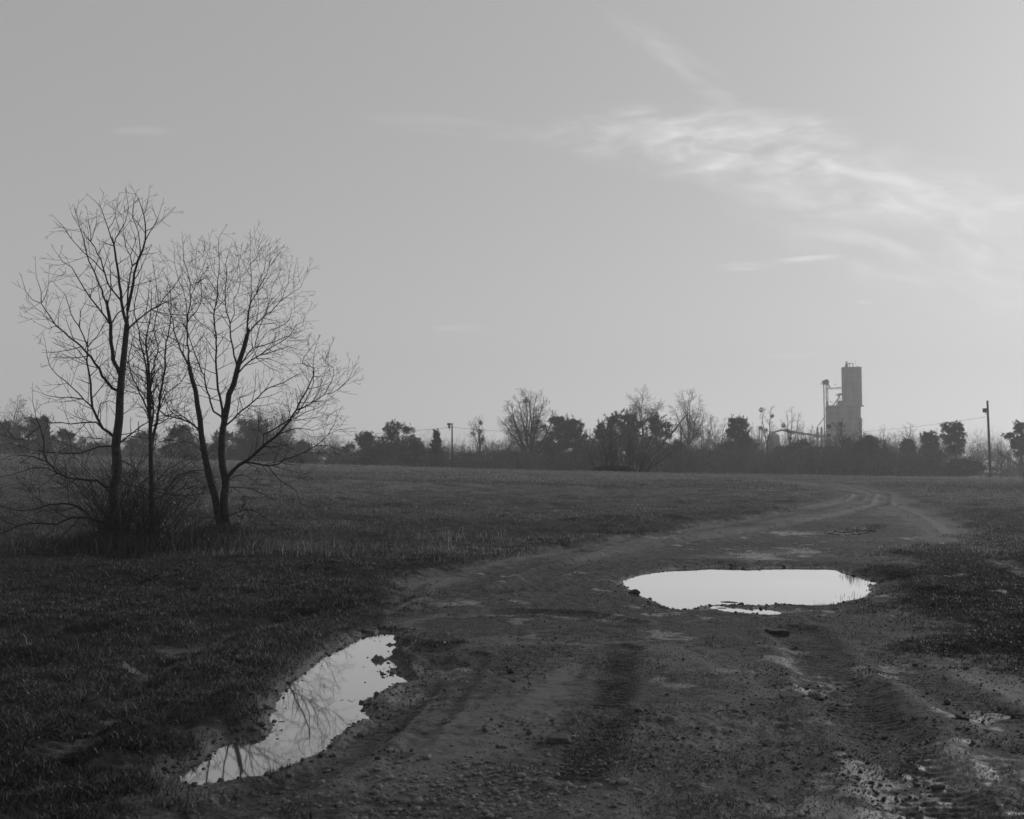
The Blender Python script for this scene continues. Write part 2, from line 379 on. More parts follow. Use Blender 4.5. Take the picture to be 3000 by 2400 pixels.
def ground_material():
    m, t, b = mat('wet_earth')
    pos = nd(t, 'ShaderNodeNewGeometry').outputs['Position']
    ar = nd(t, 'ShaderNodeAttribute', attribute_name='road').outputs['Fac']
    aw = nd(t, 'ShaderNodeAttribute', attribute_name='wet').outputs['Fac']
    n1 = noise(t, pos, .9, 5, .6); n2 = noise(t, pos, 9, 5, .65); n3 = noise(t, pos, 55, 4, .7); n4 = noise(t, pos, 3.2, 5, .6)
    ap = nd(t, 'ShaderNodeAttribute', attribute_name='pale').outputs['Fac']
    pp = rmp(t, M(t, 'ADD', ap, M(t, 'MULTIPLY', M(t, 'SUBTRACT', M(t, 'ADD', n4, n2), 1.0), 1.3)), .12, .75, 0, 1)
    dirt = mixf(t, pp, M(t, 'MULTIPLY', rmp(t, n3, .38, .6, .008, .068), rmp(t, n2, .35, .62, .55, 1.3)), M(t, 'MULTIPLY', rmp(t, n3, .36, .5, .062, .108), rmp(t, n2, .3, .5, .75, 1.05)))
    soil = M(t, 'MULTIPLY', rmp(t, n1, .35, .65, .010, .042), rmp(t, n2, .35, .62, .5, 1.3))
    rsoft = rmp(t, M(t, 'ADD', ar, M(t, 'MULTIPLY', M(t, 'SUBTRACT', n2, .5), .9)), .3, .7, 0, 1)
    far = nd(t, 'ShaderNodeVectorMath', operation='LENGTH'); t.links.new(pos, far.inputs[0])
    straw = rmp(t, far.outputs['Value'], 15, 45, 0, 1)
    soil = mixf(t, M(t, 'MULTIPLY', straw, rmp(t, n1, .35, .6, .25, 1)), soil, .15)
    base = mixf(t, rsoft, soil, dirt)
    base = mixf(t, aw, base, M(t, 'MULTIPLY', base, .6))
    t.links.new(base, b.inputs['Base Color'])
    rw = mixf(t, M(t, 'MULTIPLY', aw, rmp(t, n2, .35, .5, .5, 1.)), mixf(t, rsoft, .95, .72), .30)
    t.links.new(rw, b.inputs['Roughness'])
    t.links.new(mixf(t, aw, mixf(t, rsoft, .08, .2), .6), b.inputs['Specular IOR Level'])
    hgt = M(t, 'ADD', M(t, 'MULTIPLY', n2, .5), M(t, 'ADD', M(t, 'MULTIPLY', n3, .35), M(t, 'MULTIPLY', noise(t, pos, 160, 3, .7), .12)))
    bp = nd(t, 'ShaderNodeBump'); bp.inputs['Distance'].default_value = .03
    t.links.new(mixf(t, aw, mixf(t, pp, 1.0, .5), .8), bp.inputs['Strength'])
    t.links.new(hgt, bp.inputs['Height']); t.links.new(bp.outputs[0], b.inputs['Normal'])
    return m
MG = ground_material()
def blade_material(name, lo, hi, trans=.25):
    m, t, b = mat(name)
    a = nd(t, 'ShaderNodeAttribute', attribute_name='tint').outputs['Fac']
    c = mixf(t, a, lo, hi); t.links.new(c, b.inputs['Base Color'])
    b.inputs['Roughness'].default_value = .45; b.inputs['Specular IOR Level'].default_value = .4
    tr = nd(t, 'ShaderNodeBsdfTranslucent'); t.links.new(c, tr.inputs[0])
    mx = nd(t, 'ShaderNodeMixShader'); mx.inputs[0].default_value = trans
    t.links.new(b.outputs[0], mx.inputs[1]); t.links.new(tr.outputs[0], mx.inputs[2])
    t.links.new(mx.outputs[0], t.nodes['Material Output'].inputs[0]); return m
M_GRASS = blade_material('grass_blades', .005, .25, .12)
M_STRAW = blade_material('straw_grass', .07, .50, .4)
M_NEEDLE = blade_material('evergreen_foliage', .015, .06, .12)
M_BARK = simple('bark', .012, .06, 18, .85, .8, 60)
M_TWIG = simple('twig_bark', .015, .04, 6, .8, 0)
M_FARBARK = simple('distant_bark', .03, .08, 3, .9, 0)
M_STONE = simple('pebble_stone', .05, .20, 30, .7, .3)
M_CLOD = simple('mud_clod', .03, .08, 30, .75, .5)
M_CONC = simple('weathered_concrete', .14, .22, .15, .9, .2, 2)
def concrete():
    m, t, b = mat('weathered_concrete'); pos = nd(t, 'ShaderNodeNewGeometry').outputs['Position']
    mp = nd(t, 'ShaderNodeMapping'); mp.inputs['Scale'].default_value = (1.3, 1.3, .07); t.links.new(pos, mp.inputs[0])
    v = rmp(t, noise(t, mp.outputs[0], 1.0, 5, .6), .3, .7, .10, .27)
    wv = nd(t, 'ShaderNodeTexWave', wave_type='BANDS', bands_direction='Z'); wv.inputs['Scale'].default_value = .13; wv.inputs['Distortion'].default_value = .2; t.links.new(pos, wv.inputs[0])
    v = M(t, 'MULTIPLY', v, rmp(t, wv.outputs['Fac'], 0, .12, .72, 1.0)); v = M(t, 'MULTIPLY', v, rmp(t, noise(t, pos, .25), .35, .65, .8, 1.15))
    t.links.new(v, b.inputs['Base Color']); b.inputs['Roughness'].default_value = .9; return m
M_CONC = concrete()
M_STEEL = simple('galvanised_steel', .06, .12, 1, .5, 0)
M_WOOD = simple('creosoted_wood', .02, .05, 6, .8, .4)
M_DARK = simple('dark_metal', .02, .04, 4, .5, 0)
M_PALE = simple('pale_roof_metal', .45, .6, 1, .5, 0)
M_WALL = simple('painted_wall', .1, .16, 2, .8, 0)
M_WHITE = simple('pale_stone', .35, .55, 25, .7, .3)
M_BRICK = simple('old_fired_clay', .03, .06, 30, .8, .6)
def water_material():
    m, t, b = mat('puddle_water')
    t.nodes.remove(b)
    pos = nd(t, 'ShaderNodeNewGeometry').outputs['Position']
    mp = nd(t, 'ShaderNodeMapping'); mp.inputs['Scale'].default_value = (2.2, 6.5, 1); t.links.new(pos, mp.inputs[0])
    bp = nd(t, 'ShaderNodeBump'); bp.inputs['Strength'].default_value = .016; bp.inputs['Distance'].default_value = .003
    t.links.new(noise(t, mp.outputs[0], 3.2, 3, .5), bp.inputs['Height'])
    gl = nd(t, 'ShaderNodeBsdfGlossy'); gl.inputs['Roughness'].default_value = .025; gl.inputs['Color'].default_value = (1, 1, 1, 1)
    t.links.new(bp.outputs[0], gl.inputs['Normal'])
    df = nd(t, 'ShaderNodeBsdfDiffuse'); df.inputs[0].default_value = (.07, .07, .07, 1)
    fn = nd(t, 'ShaderNodeFresnel'); fn.inputs[0].default_value = 2.6; t.links.new(bp.outputs[0], fn.inputs['Normal'])
    mx = nd(t, 'ShaderNodeMixShader'); t.links.new(M(t, 'MULTIPLY', fn.outputs[0], 1.8, clamp=True), mx.inputs[0]); t.links.new(df.outputs[0], mx.inputs[1]); t.links.new(gl.outputs[0], mx.inputs[2])
    t.links.new(mx.outputs[0], t.nodes['Material Output'].inputs[0]); return m
M_WATER = water_material()

GV = np.stack([gx, gy, gzv], 1)
def submesh(name, sel, **k):
    f = quad[sel]; u_, inv = np.unique(f, return_inverse=True)
    return mesh_np(name, GV[u_], [inv.reshape(f.shape)], MG, attrs={'road': groad[u_], 'wet': gwet[u_], 'pale': gpale[u_]}, **k)
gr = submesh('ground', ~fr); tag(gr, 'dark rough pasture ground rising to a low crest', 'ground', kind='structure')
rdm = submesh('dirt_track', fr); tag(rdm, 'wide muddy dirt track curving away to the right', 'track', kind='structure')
pl = ['long muddy puddle lying in the grass edge left of the dirt track, mirroring the bare trees', 'large bright oval puddle in the middle of the dirt track', 'thin sliver of water just in front of the large oval puddle', 'small shallow puddle far up the dirt track bend', 'tiny patch of standing water in the grassy rut on the left']
for pi, ((P, wz), lb) in enumerate(zip(PG, pl)):
    lo = P.min(0)-.35; hi = P.max(0)+.35
    nx, ny = 40, 60
    X, Y = np.meshgrid(np.linspace(lo[0], hi[0], nx), np.linspace(lo[1], hi[1], ny))
    s = sdpoly(X.ravel(), Y.ravel(), P)
    i = np.arange((nx-1)*(ny-1)); r_ = i//(nx-1); c_ = i % (nx-1)
    q = np.stack([r_*nx+c_, r_*nx+c_+1, (r_+1)*nx+c_+1, (r_+1)*nx+c_], 1)
    q = q[s[q].min(1) < (.10 if pi == 2 else .12)]
    u_, inv = np.unique(q, return_inverse=True)
    VV = np.stack([X.ravel(), Y.ravel(), np.full(nx*ny, wz)], 1)[u_]
    o = mesh_np('puddle', VV, [inv.reshape(q.shape)], M_WATER); tag(o, lb, 'puddle', kind='structure')

# ------------------------------------------------------------ grass
def blades(px, py, pz, ln_, wd, lean, tint, segs=True):
    n = len(px); th = rng.uniform(0, 2*math.pi, n); ph = rng.uniform(0, 2*math.pi, n)
    sx_, sy_ = np.cos(th)*wd*.5, np.sin(th)*wd*.5
    lx, ly = np.cos(ph)*lean*ln_, np.sin(ph)*lean*ln_
    h = ln_*np.sqrt(np.clip(1-lean**2, .05, 1))
    P = np.zeros((n, 5, 3))
    P[:, 0] = np.stack([px-sx_, py-sy_, pz-.01], 1); P[:, 1] = np.stack([px+sx_, py+sy_, pz-.01], 1)
    mx_, my_, mz = px+lx*.35, py+ly*.35, pz+h*.62
    P[:, 2] = np.stack([mx_+sx_*.7, my_+sy_*.7, mz], 1); P[:, 3] = np.stack([mx_-sx_*.7, my_-sy_*.7, mz], 1)
    P[:, 4] = np.stack([px+lx, py+ly, pz+h], 1)
    k = np.arange(n)*5
    return P.reshape(-1, 3), np.stack([k, k+1, k+2, k+3], 1), np.stack([k+3, k+2, k+4], 1), np.repeat(tint, 5)
def scatter(n, d0, d1, a0, a1, power=1.0):
    """points even over the view: density falls with distance"""
    t = rng.uniform(0, 1, n); d = 1/((1/d0**power)*(1-t)+(1/d1**power)*t)**(1/power)
    u = rng.uniform(a0, a1, n); return u*d, d
def grass_set(n, d0, d1, a0, a1, L0, L1, w0, w1, thr, power=1., clump=1.5, lean=(.2, .9), roadmax=.45, sd=0):
    x, y = scatter(n, d0, d1, a0, a1, power)
    z, rd, wt = fields(x, y)
    cl = fbm(x*clump, y*clump, 91+sd, 3)*.5+.5
    cl2 = fbm(x*clump*.25, y*clump*.25, 95+sd, 2)*.5+.5
    keep = (rd + .75*(rng.random(n)-.5) + .5*fbm(x*3.1, y*3.1, 97, 3) < roadmax) & (cl*.6+cl2*.4 + .35*(rng.random(n)-.5) > thr)
    for P, wz in PG[:3]: keep &= ~((z < wz+.012) & (np.abs(x-P[:, 0].mean()) < 4) & (np.abs(y-P[:, 1].mean()) < 5))
    x, y, z, cl, cl2 = x[keep], y[keep], z[keep], cl[keep], cl2[keep]; m = len(x)
    Ln = rng.uniform(L0, L1, m)*(.55+.9*cl); wd = rng.uniform(w0, w1, m)
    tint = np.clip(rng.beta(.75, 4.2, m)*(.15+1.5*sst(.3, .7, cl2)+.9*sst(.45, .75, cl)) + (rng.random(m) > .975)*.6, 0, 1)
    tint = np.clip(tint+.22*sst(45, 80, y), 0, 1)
    return blades(x, y, z, Ln, wd, rng.uniform(lean[0], lean[1], m), tint)
def join_blades(name, sets, material, **k):
    Vs, Q, T, A = [], [], [], []; off = 0
    for v, q, t, a in sets:
        Vs.append(v); Q.append(q+off); T.append(t+off); A.append(a); off += len(v)
    o = mesh_np(name, np.concatenate(Vs), [np.concatenate(Q), np.concatenate(T)], material, smooth=False, attrs={'tint': np.concatenate(A)})
    return tag(o, kind='stuff', **k)
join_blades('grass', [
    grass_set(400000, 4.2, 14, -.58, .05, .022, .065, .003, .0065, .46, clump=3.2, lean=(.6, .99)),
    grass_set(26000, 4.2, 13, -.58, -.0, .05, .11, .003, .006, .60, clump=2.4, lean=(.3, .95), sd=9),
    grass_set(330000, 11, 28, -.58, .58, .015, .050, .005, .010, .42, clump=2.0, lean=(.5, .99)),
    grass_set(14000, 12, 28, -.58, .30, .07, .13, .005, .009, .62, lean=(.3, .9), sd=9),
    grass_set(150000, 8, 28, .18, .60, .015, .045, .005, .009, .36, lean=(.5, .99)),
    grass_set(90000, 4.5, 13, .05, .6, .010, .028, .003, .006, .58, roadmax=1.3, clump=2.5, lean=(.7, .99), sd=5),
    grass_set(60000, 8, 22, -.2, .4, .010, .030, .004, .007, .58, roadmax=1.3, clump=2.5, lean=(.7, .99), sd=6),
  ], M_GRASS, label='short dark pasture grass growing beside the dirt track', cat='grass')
xs_, ys_ = [], []
for (a_, b_, n_) in ((2540, 1748, 30), (2510, 1756, 16), (2562, 1716, 26), (2480, 1688, 12), (2515, 1696, 18)):
    c_ = at(a_, b_, WZ); xs_.append(rng.normal(c_[0], .12, n_)); ys_.append(rng.normal(c_[1], .16, n_))
xs_ = np.concatenate(xs_); ys_ = np.concatenate(ys_); n_ = len(xs_)
join_blades('water_grass', [blades(xs_, ys_, np.full(n_, WZ-.02), rng.uniform(.03, .10, n_), rng.uniform(.004, .008, n_), rng.uniform(.05, .7, n_), rng.random(n_)*.3)], M_GRASS, label='sparse grass blades sticking out of the right end of the oval puddle', cat='grass')
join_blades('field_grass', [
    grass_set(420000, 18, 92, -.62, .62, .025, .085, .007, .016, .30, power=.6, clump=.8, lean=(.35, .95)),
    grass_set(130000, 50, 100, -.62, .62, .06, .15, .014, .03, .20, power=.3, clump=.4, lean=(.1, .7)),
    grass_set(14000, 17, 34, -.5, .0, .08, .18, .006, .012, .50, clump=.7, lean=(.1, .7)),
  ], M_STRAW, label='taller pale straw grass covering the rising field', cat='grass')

# ------------------------------------------------------------ stones and clods
_t = (1+5**.5)/2
ICO = np.array([(-1,_t,0),(1,_t,0),(-1,-_t,0),(1,-_t,0),(0,-1,_t),(0,1,_t),(0,-1,-_t),(0,1,-_t),(_t,0,-1),(_t,0,1),(-_t,0,-1),(-_t,0,1)])/math.hypot(1, _t)
ICF = np.array([(0,11,5),(0,5,1),(0,1,7),(0,7,10),(0,10,11),(1,5,9),(5,11,4),(11,10,2),(10,7,6),(7,1,8),(3,9,4),(3,4,2),(3,2,6),(3,6,8),(3,8,9),(4,9,5),(2,4,11),(6,2,10),(8,6,7),(9,8,1)])
def lumps(x, y, z, size, flat, sink=.25, jit=.25):
    n = len(x); S = size[:, None, None]
    P = ICO[None]*(1+jit*rng.uniform(-1, 1, (n, 12, 1)))*S
    P = P*np.stack([rng.uniform(.8, 1.4, n), rng.uniform(.7, 1.1, n), flat], 1)[:, None, :]
    th = rng.uniform(0, 6.28, n); c, s = np.cos(th)[:, None], np.sin(th)[:, None]
    X = P[..., 0]*c-P[..., 1]*s + x[:, None]; Y = P[..., 0]*s+P[..., 1]*c + y[:, None]
    Z = P[..., 2] + (z+size*flat*(1-2*sink))[:, None]
    return np.stack([X, Y, Z], -1).reshape(-1, 3), (ICF[None]+(np.arange(n)*12)[:, None, None]).reshape(-1, 3)
def lump_set(name, groups, material, **k):
    Vs, Fs = [], []; off = 0
    for v, f in groups: Vs.append(v); Fs.append(f+off); off += len(v)
    return tag(mesh_np(name, np.concatenate(Vs), [np.concatenate(Fs)], material, smooth=True), kind='stuff', **k)
def road_pts(n, d0, d1, a0, a1, thr=.0, sd=0, power=1.):
    x, y = scatter(n, d0, d1, a0, a1, power); z, rd, wt = fields(x, y)
    k = (rd > .55) & (fbm(x*1.6, y*1.6, 120+sd, 3) > thr)
    for P, wz in PG: k &= ~(sdpoly(x, y, P) < .0)
    return x[k], y[k], z[k]
g = []
c = at(1430, 2330); n = 1700
x = c[0]+rng.normal(0, .50, n)+.02; y = c[1]+rng.normal(0, .30, n); z, _, _ = fields(x, y)
g.append(lumps(x, y, z, rng.gamma(1.8, .0036, n)+.002, rng.uniform(.35, .8, n), jit=.3, sink=rng.uniform(.15, .6, n)))
x, y, z = road_pts(9000, 4.4, 9, -.25, .6, .08, 1); g.append(lumps(x, y, z, rng.gamma(1.6, .0018, len(x))+.0015, rng.uniform(.4, .8, len(x))))
lump_set('gravel', g, M_STONE, label='rounded gravel pebbles scattered over the near dirt track', cat='gravel')
g = []
x, y, z = road_pts(16000, 4.4, 22, -.2, .6, .0, 3); g.append(lumps(x, y, z, rng.gamma(1.2, .0030, len(x))+.002, rng.uniform(.4, .9, len(x)), jit=.4))
for P, wz in (PG[0], PG[1], PG[3]):
    n = 2200; e = rng.integers(0, len(P), n); t_ = rng.random((n, 1))
    q = P[e]*(1-t_)+P[(e+1) % len(P)]*t_ + rng.normal(0, .13, (n, 3))
    z, _, _ = fields(q[:, 0], q[:, 1])
    k = (z > wz-.006) & (sdpoly(q[:, 0], q[:, 1], PG[2][0]) > .05)
    q, z = q[k], z[k]
    g.append(lumps(q[:, 0], q[:, 1], z, rng.gamma(1.2, .0042, len(q))+.002, rng.uniform(.4, .8, len(q)), jit=.4))
P_ = PG[0][0]; n = 5200; q = rng.uniform(P_.min(0)-.05, P_.max(0)+.05, (n, 3)); s_ = sdpoly(q[:, 0], q[:, 1], P_)
px_ = 1500+q[:, 0]/q[:, 1]*F
k = (s_ < .03) & (s_ > -.30) & (fbm(q[:, 0]*7, q[:, 1]*5, 301, 4, .65) > .30-.22*(s_ > -.05)-.10*(q[:, 1] < 6.1)) & ((px_ > 980) | (q[:, 1] < 6.3) | (s_ > -.05))
q = q[k]; g.append(lumps(q[:, 0], q[:, 1], np.full(len(q), WZ-.004), rng.gamma(1.2, .0030, len(q))+.0015, rng.uniform(.3, .6, len(q)), jit=.4))
lump_set('mud_clods', g, M_CLOD, label='crumbled mud clods lying along the ruts and puddle edges', cat='mud clods')

def rock(name, px, py, size, material, label, cat, flat=.6):
    p = at(px, py); z = gz(p[0], p[1]); s = np.array([size])
    import bmesh
    bm = bmesh.new(); bmesh.ops.create_icosphere(bm, subdivisions=3, radius=1)
    r = random.Random(int(px))
    ph = [r.uniform(0, 6) for _ in range(6)]
    for v in bm.verts:
        k = 1+.16*math.sin(3*v.co.x+ph[0])+.14*math.sin(4*v.co.y+ph[1])+.1*math.sin(6*v.co.z+ph[2])+.05*math.sin(11*v.co.x+ph[3]+5*v.co.y)
        v.co = Vector((v.co.x*k*size, v.co.y*k*size*.8, v.co.z*k*size*flat))
    me = bpy.data.meshes.new(name); bm.to_mesh(me); bm.free(); me.materials.append(material)
    o = bpy.data.objects.new(name, me); COL.objects.link(o); o.location = (p[0], p[1], z+size*flat*.35)
    me.polygons.foreach_set('use_smooth', [True]*len(me.polygons))
    return tag(o, label, cat)
rock('stone', 413, 1947, .026, M_STONE, 'pale stone lying in the grass beside the left wheel rut', 'stone', .8)
rock('mud_clod', 1857, 1731, .07, M_CLOD, 'dark mud clod on the left shore of the large oval puddle', 'mud clod')
rock('mud_clod', 2186, 1671, .035, M_CLOD, 'dark mud clod poking out of the far shore of the oval puddle', 'mud clod')
rock('mud_clod', 841, 2182, .035, M_CLOD, 'lone mud clod rising from the water of the long left puddle', 'mud clod')
rock('mud_clod', 1638, 2195, .07, M_CLOD, 'low dark mud clod in the middle of the near track', 'mud clod', .35)
rock('mud_clod', 2387, 2040, .06, M_CLOD, 'dark clod beside the shiny wet mud left of the deep rut', 'mud clod', .45)
rock('stone', 1308, 2136, .03, M_STONE, 'small angular stone on the left side of the track', 'stone', .8)
rock('stone', 1304, 1896, .018, M_WHITE, 'tiny white stone in the dark grass tuft by the left puddle', 'stone', .8)
rock('stone', 2831, 1637, .028, M_WHITE, 'small white stone in the dark grass right of the oval puddle', 'stone', .8)
rock('stone', 2748, 2290, .03, M_CLOD, 'dark round stone at the end of the deep right rut', 'stone', .7)

def box_verts(c, h, rot=0):
    v = np.array([(a, b, d) for a in (-1, 1) for b in (-1, 1) for d in (-1, 1)], float)*np.array(h)
    cs, sn = math.cos(rot), math.sin(rot)
    return np.stack([v[:, 0]*cs-v[:, 1]*sn, v[:, 0]*sn+v[:, 1]*cs, v[:, 2]], 1)+np.array(c)
BQ = np.array([(0,1,3,2),(4,6,7,5),(0,4,5,1),(2,3,7,6),(0,2,6,4),(1,5,7,3)])
class MB:
    def __init__(s): s.V = []; s.Q = []; s.T = []; s.n = 0
    def add(s, v, q=None, t=None):
        s.V.append(np.asarray(v, float))
        if q is not None: s.Q.append(np.asarray(q)+s.n)
        if t is not None: s.T.append(np.asarray(t)+s.n)
        s.n += len(v)
    def box(s, c, h, rot=0): s.add(box_verts(c, h, rot), BQ)
    def tube(s, pts, r, n=6):
        pts = np.asarray(pts, float); r = np.broadcast_to(np.asarray(r, float), (len(pts),))
        v, q = tubes(pts[None], r[None], n); s.add(v, q)
        k = len(pts)
        for ring, rv in ((0, True), (k-1, False)):
            c = pts[ring]; idx = np.arange(n)+ring*n
            vv = np.vstack([v[idx], c]); tt = np.array([(i, (i+1) % n, n) for i in range(n)])
            s.add(vv, None, tt[:, ::-1] if rv else tt)
    def build(s, name, material, parent=None, smooth=False):
        return mesh_np(name, np.concatenate(s.V), ([np.concatenate(s.Q)] if s.Q else [])+([np.concatenate(s.T)] if s.T else []), material, parent, smooth)
def tubes(P, Rr, n):
    """P (N,K,3), Rr (N,K) -> verts, quads"""
    Nn, K, _ = P.shape
    T = np.zeros_like(P); T[:, 1:-1] = P[:, 2:]-P[:, :-2]; T[:, 0] = P[:, 1]-P[:, 0]; T[:, -1] = P[:, -1]-P[:, -2]
    T /= np.maximum(np.linalg.norm(T, axis=2, keepdims=True), 1e-9)
    ref = np.zeros_like(T[:, 0]); ref[:, 0] = 1
    mt = T.mean(1); big = np.abs(mt[:, 0]) > .75*np.linalg.norm(mt, axis=1)
    ref[big] = (0, 1, 0); ref = np.broadcast_to(ref[:, None], T.shape)
    A = np.cross(T, ref); A /= np.maximum(np.linalg.norm(A, axis=2, keepdims=True), 1e-9); B = np.cross(T, A)
    th = np.arange(n)/n*2*math.pi
    Vv = P[:, :, None] + Rr[:, :, None, None]*(A[:, :, None]*np.cos(th)[:, None]+B[:, :, None]*np.sin(th)[:, None])
    base = (np.arange(Nn)*K*n)[:, None, None]; k = np.arange(K-1)[None, :, None]*n; j = np.arange(n)[None, None]
    j2 = (j+1) % n
    q = np.stack([base+k+j, base+k+j2, base+k+n+j2, base+k+n+j], -1).reshape(-1, 4)
    return Vv.reshape(-1, 3), q
class Branches:
    def __init__(s): s.d = {}
    def add(s, pts, rad_, n):
        pts = np.asarray(pts, float); s.d.setdefault((len(pts), n), []).append((pts, np.asarray(rad_, float)))
    def mesh(s):
        V_, Q = [], []; off = 0
        for (k, n), l in s.d.items():
            v, q = tubes(np.stack([a for a, _ in l]), np.stack([b for _, b in l]), n)
            V_.append(v); Q.append(q+off); off += len(v)
        return np.concatenate(V_), np.concatenate(Q)
    def xform(s, f):
        for k in s.d: s.d[k] = [(f(a), b) for a, b in s.d[k]]
    def allpts(s): return np.concatenate([a for l in s.d.values() for a, _ in l])

# fired brick / block on the track
b0 = at(2275, 1852)
m = MB(); th = .05
o = empty('wood_block', (b0[0], b0[1], gz(b0[0], b0[1])), 'dark weathered block lying flat in front of the large puddle', 'block')
import bmesh
bm = bmesh.new(); bmesh.ops.create_cube(bm, size=1); bmesh.ops.subdivide_edges(bm, edges=bm.edges[:], cuts=5, use_grid_fill=True)
for v in bm.verts:
    k = 1+.05*math.sin(9*v.co.x+3)+.04*math.sin(13*v.co.y+7*v.co.z)
    v.co = Vector((v.co.x*.205*k, v.co.y*.11*k, v.co.z*.055*(1+.12*math.sin(8*v.co.x))+.028))
me = bpy.data.meshes.new('block'); bm.to_mesh(me); bm.free(); me.materials.append(M_BRICK)
bo = bpy.data.objects.new('wood_block', me); COL.objects.link(bo); bo.location = o.location; bo.rotation_euler = (0, .04, .1)
tag(bo, 'dark weathered block lying flat in front of the large puddle', 'block'); bpy.data.objects.remove(o)
p = at(2993, 2118); m = MB(); zz = gz(p[0], p[1])
m.tube([(p[0]-.11, p[1]+.03, zz+.025), (p[0]-.05, p[1], zz+.02), (p[0]+.05, p[1]-.01, zz+.022), (p[0]+.16, p[1]+.02, zz+.03)], [.003, .005, .006, .005])
tag(m.build('stick', M_TWIG, smooth=True), 'short dark stick on the mud at the right edge', 'stick')

pA, pB = at(2112, 1764, WZ), at(2162, 1766, WZ); m = MB()
m.tube([pA+[0, 0, .002], (pA+pB)/2+np.array([0, .02, .006]), pB+[0, 0, .003]], [.004, .006, .003], 5); m.tube([(pA+pB)/2, (pA+pB)/2+np.array([.05, -.12, .004])], [.003, .002], 4)
tag(m.build('stick', M_TWIG, smooth=True), 'thin dead twig floating near the front edge of the large oval puddle', 'stick')
# ------------------------------------------------------------ near trees (limbs traced, twigs grown)
def c1(l): return crop(l, 0, 500, 600/1725)
def c3(l): return crop(l, 0, 1100, 600/1725)
def c2(l): return crop(l, 500, 600, 500/1725)
def c4(l): return crop(l, 500, 1100, 600/1725)
UP = np.array([0, 0, 1.0])
def smooth_line(P, step=.14):
    P = np.asarray(P); out = []
    n = len(P)
    for i in range(n-1):
        p0, p1, p2, p3 = P[max(i-1, 0)], P[i], P[i+1], P[min(i+2, n-1)]
        k = max(1, int(np.linalg.norm(p2-p1)/step))
        for j in range(k):
            t = j/k; out.append(.5*((2*p1)+(-p0+p2)*t+(2*p0-5*p1+4*p2-p3)*t*t+(-p0+3*p1-3*p2+p3)*t**3))
    out.append(P[-1]); return np.array(out)
def twig(B, p, d, Ln, r, lvl, rnd, curl, dens, rmin=.0029):
    K = 7 if lvl < 2 else 5
    pts = [p]; d = d/np.linalg.norm(d); cur = p.copy(); seg = Ln/(K-1)
    for i in range(K-1):
        d = d + UP*curl*.30*seg/.15*(.3+1.2*i/(K-1)) *.30 + np.array([rnd.gauss(0, .05), rnd.gauss(0, .05), rnd.gauss(0, .04)])
        d /= np.linalg.norm(d); cur = cur+d*seg; pts.append(cur.copy())
    pts = np.array(pts); rr = r + (rmin-r)*np.linspace(0, 1, K)**.9
    B.add(pts, rr, 4 if r > .006 else 3)
    if lvl >= 3 or Ln < .20: return
    nch = max(1, int(Ln*dens*.9+rnd.random()))
    sgn = rnd.choice((-1, 1))
    for k in range(nch):
        t = .22+.75*(k+rnd.random()*.7)/nch; t = min(t, .97); f = t*(K-1); i = min(int(f), K-2)
        q = pts[i]+(pts[i+1]-pts[i])*(f-i); tn = pts[i+1]-pts[i]; tn /= np.linalg.norm(tn)
        ax = np.cross(tn, np.array([rnd.gauss(0, .55), 1, rnd.gauss(0, .55)])); ax /= max(np.linalg.norm(ax), 1e-6)
        sgn = -sgn; a = R(rnd.uniform(22, 48))
        nd_ = tn*math.cos(a)+ax*sgn*math.sin(a)
        twig(B, q, nd_, Ln*(1-t*.55)*rnd.uniform(.42, .78), max(rmin, r*(1-t*.6)*.65), lvl+1, rnd, curl, dens, rmin)
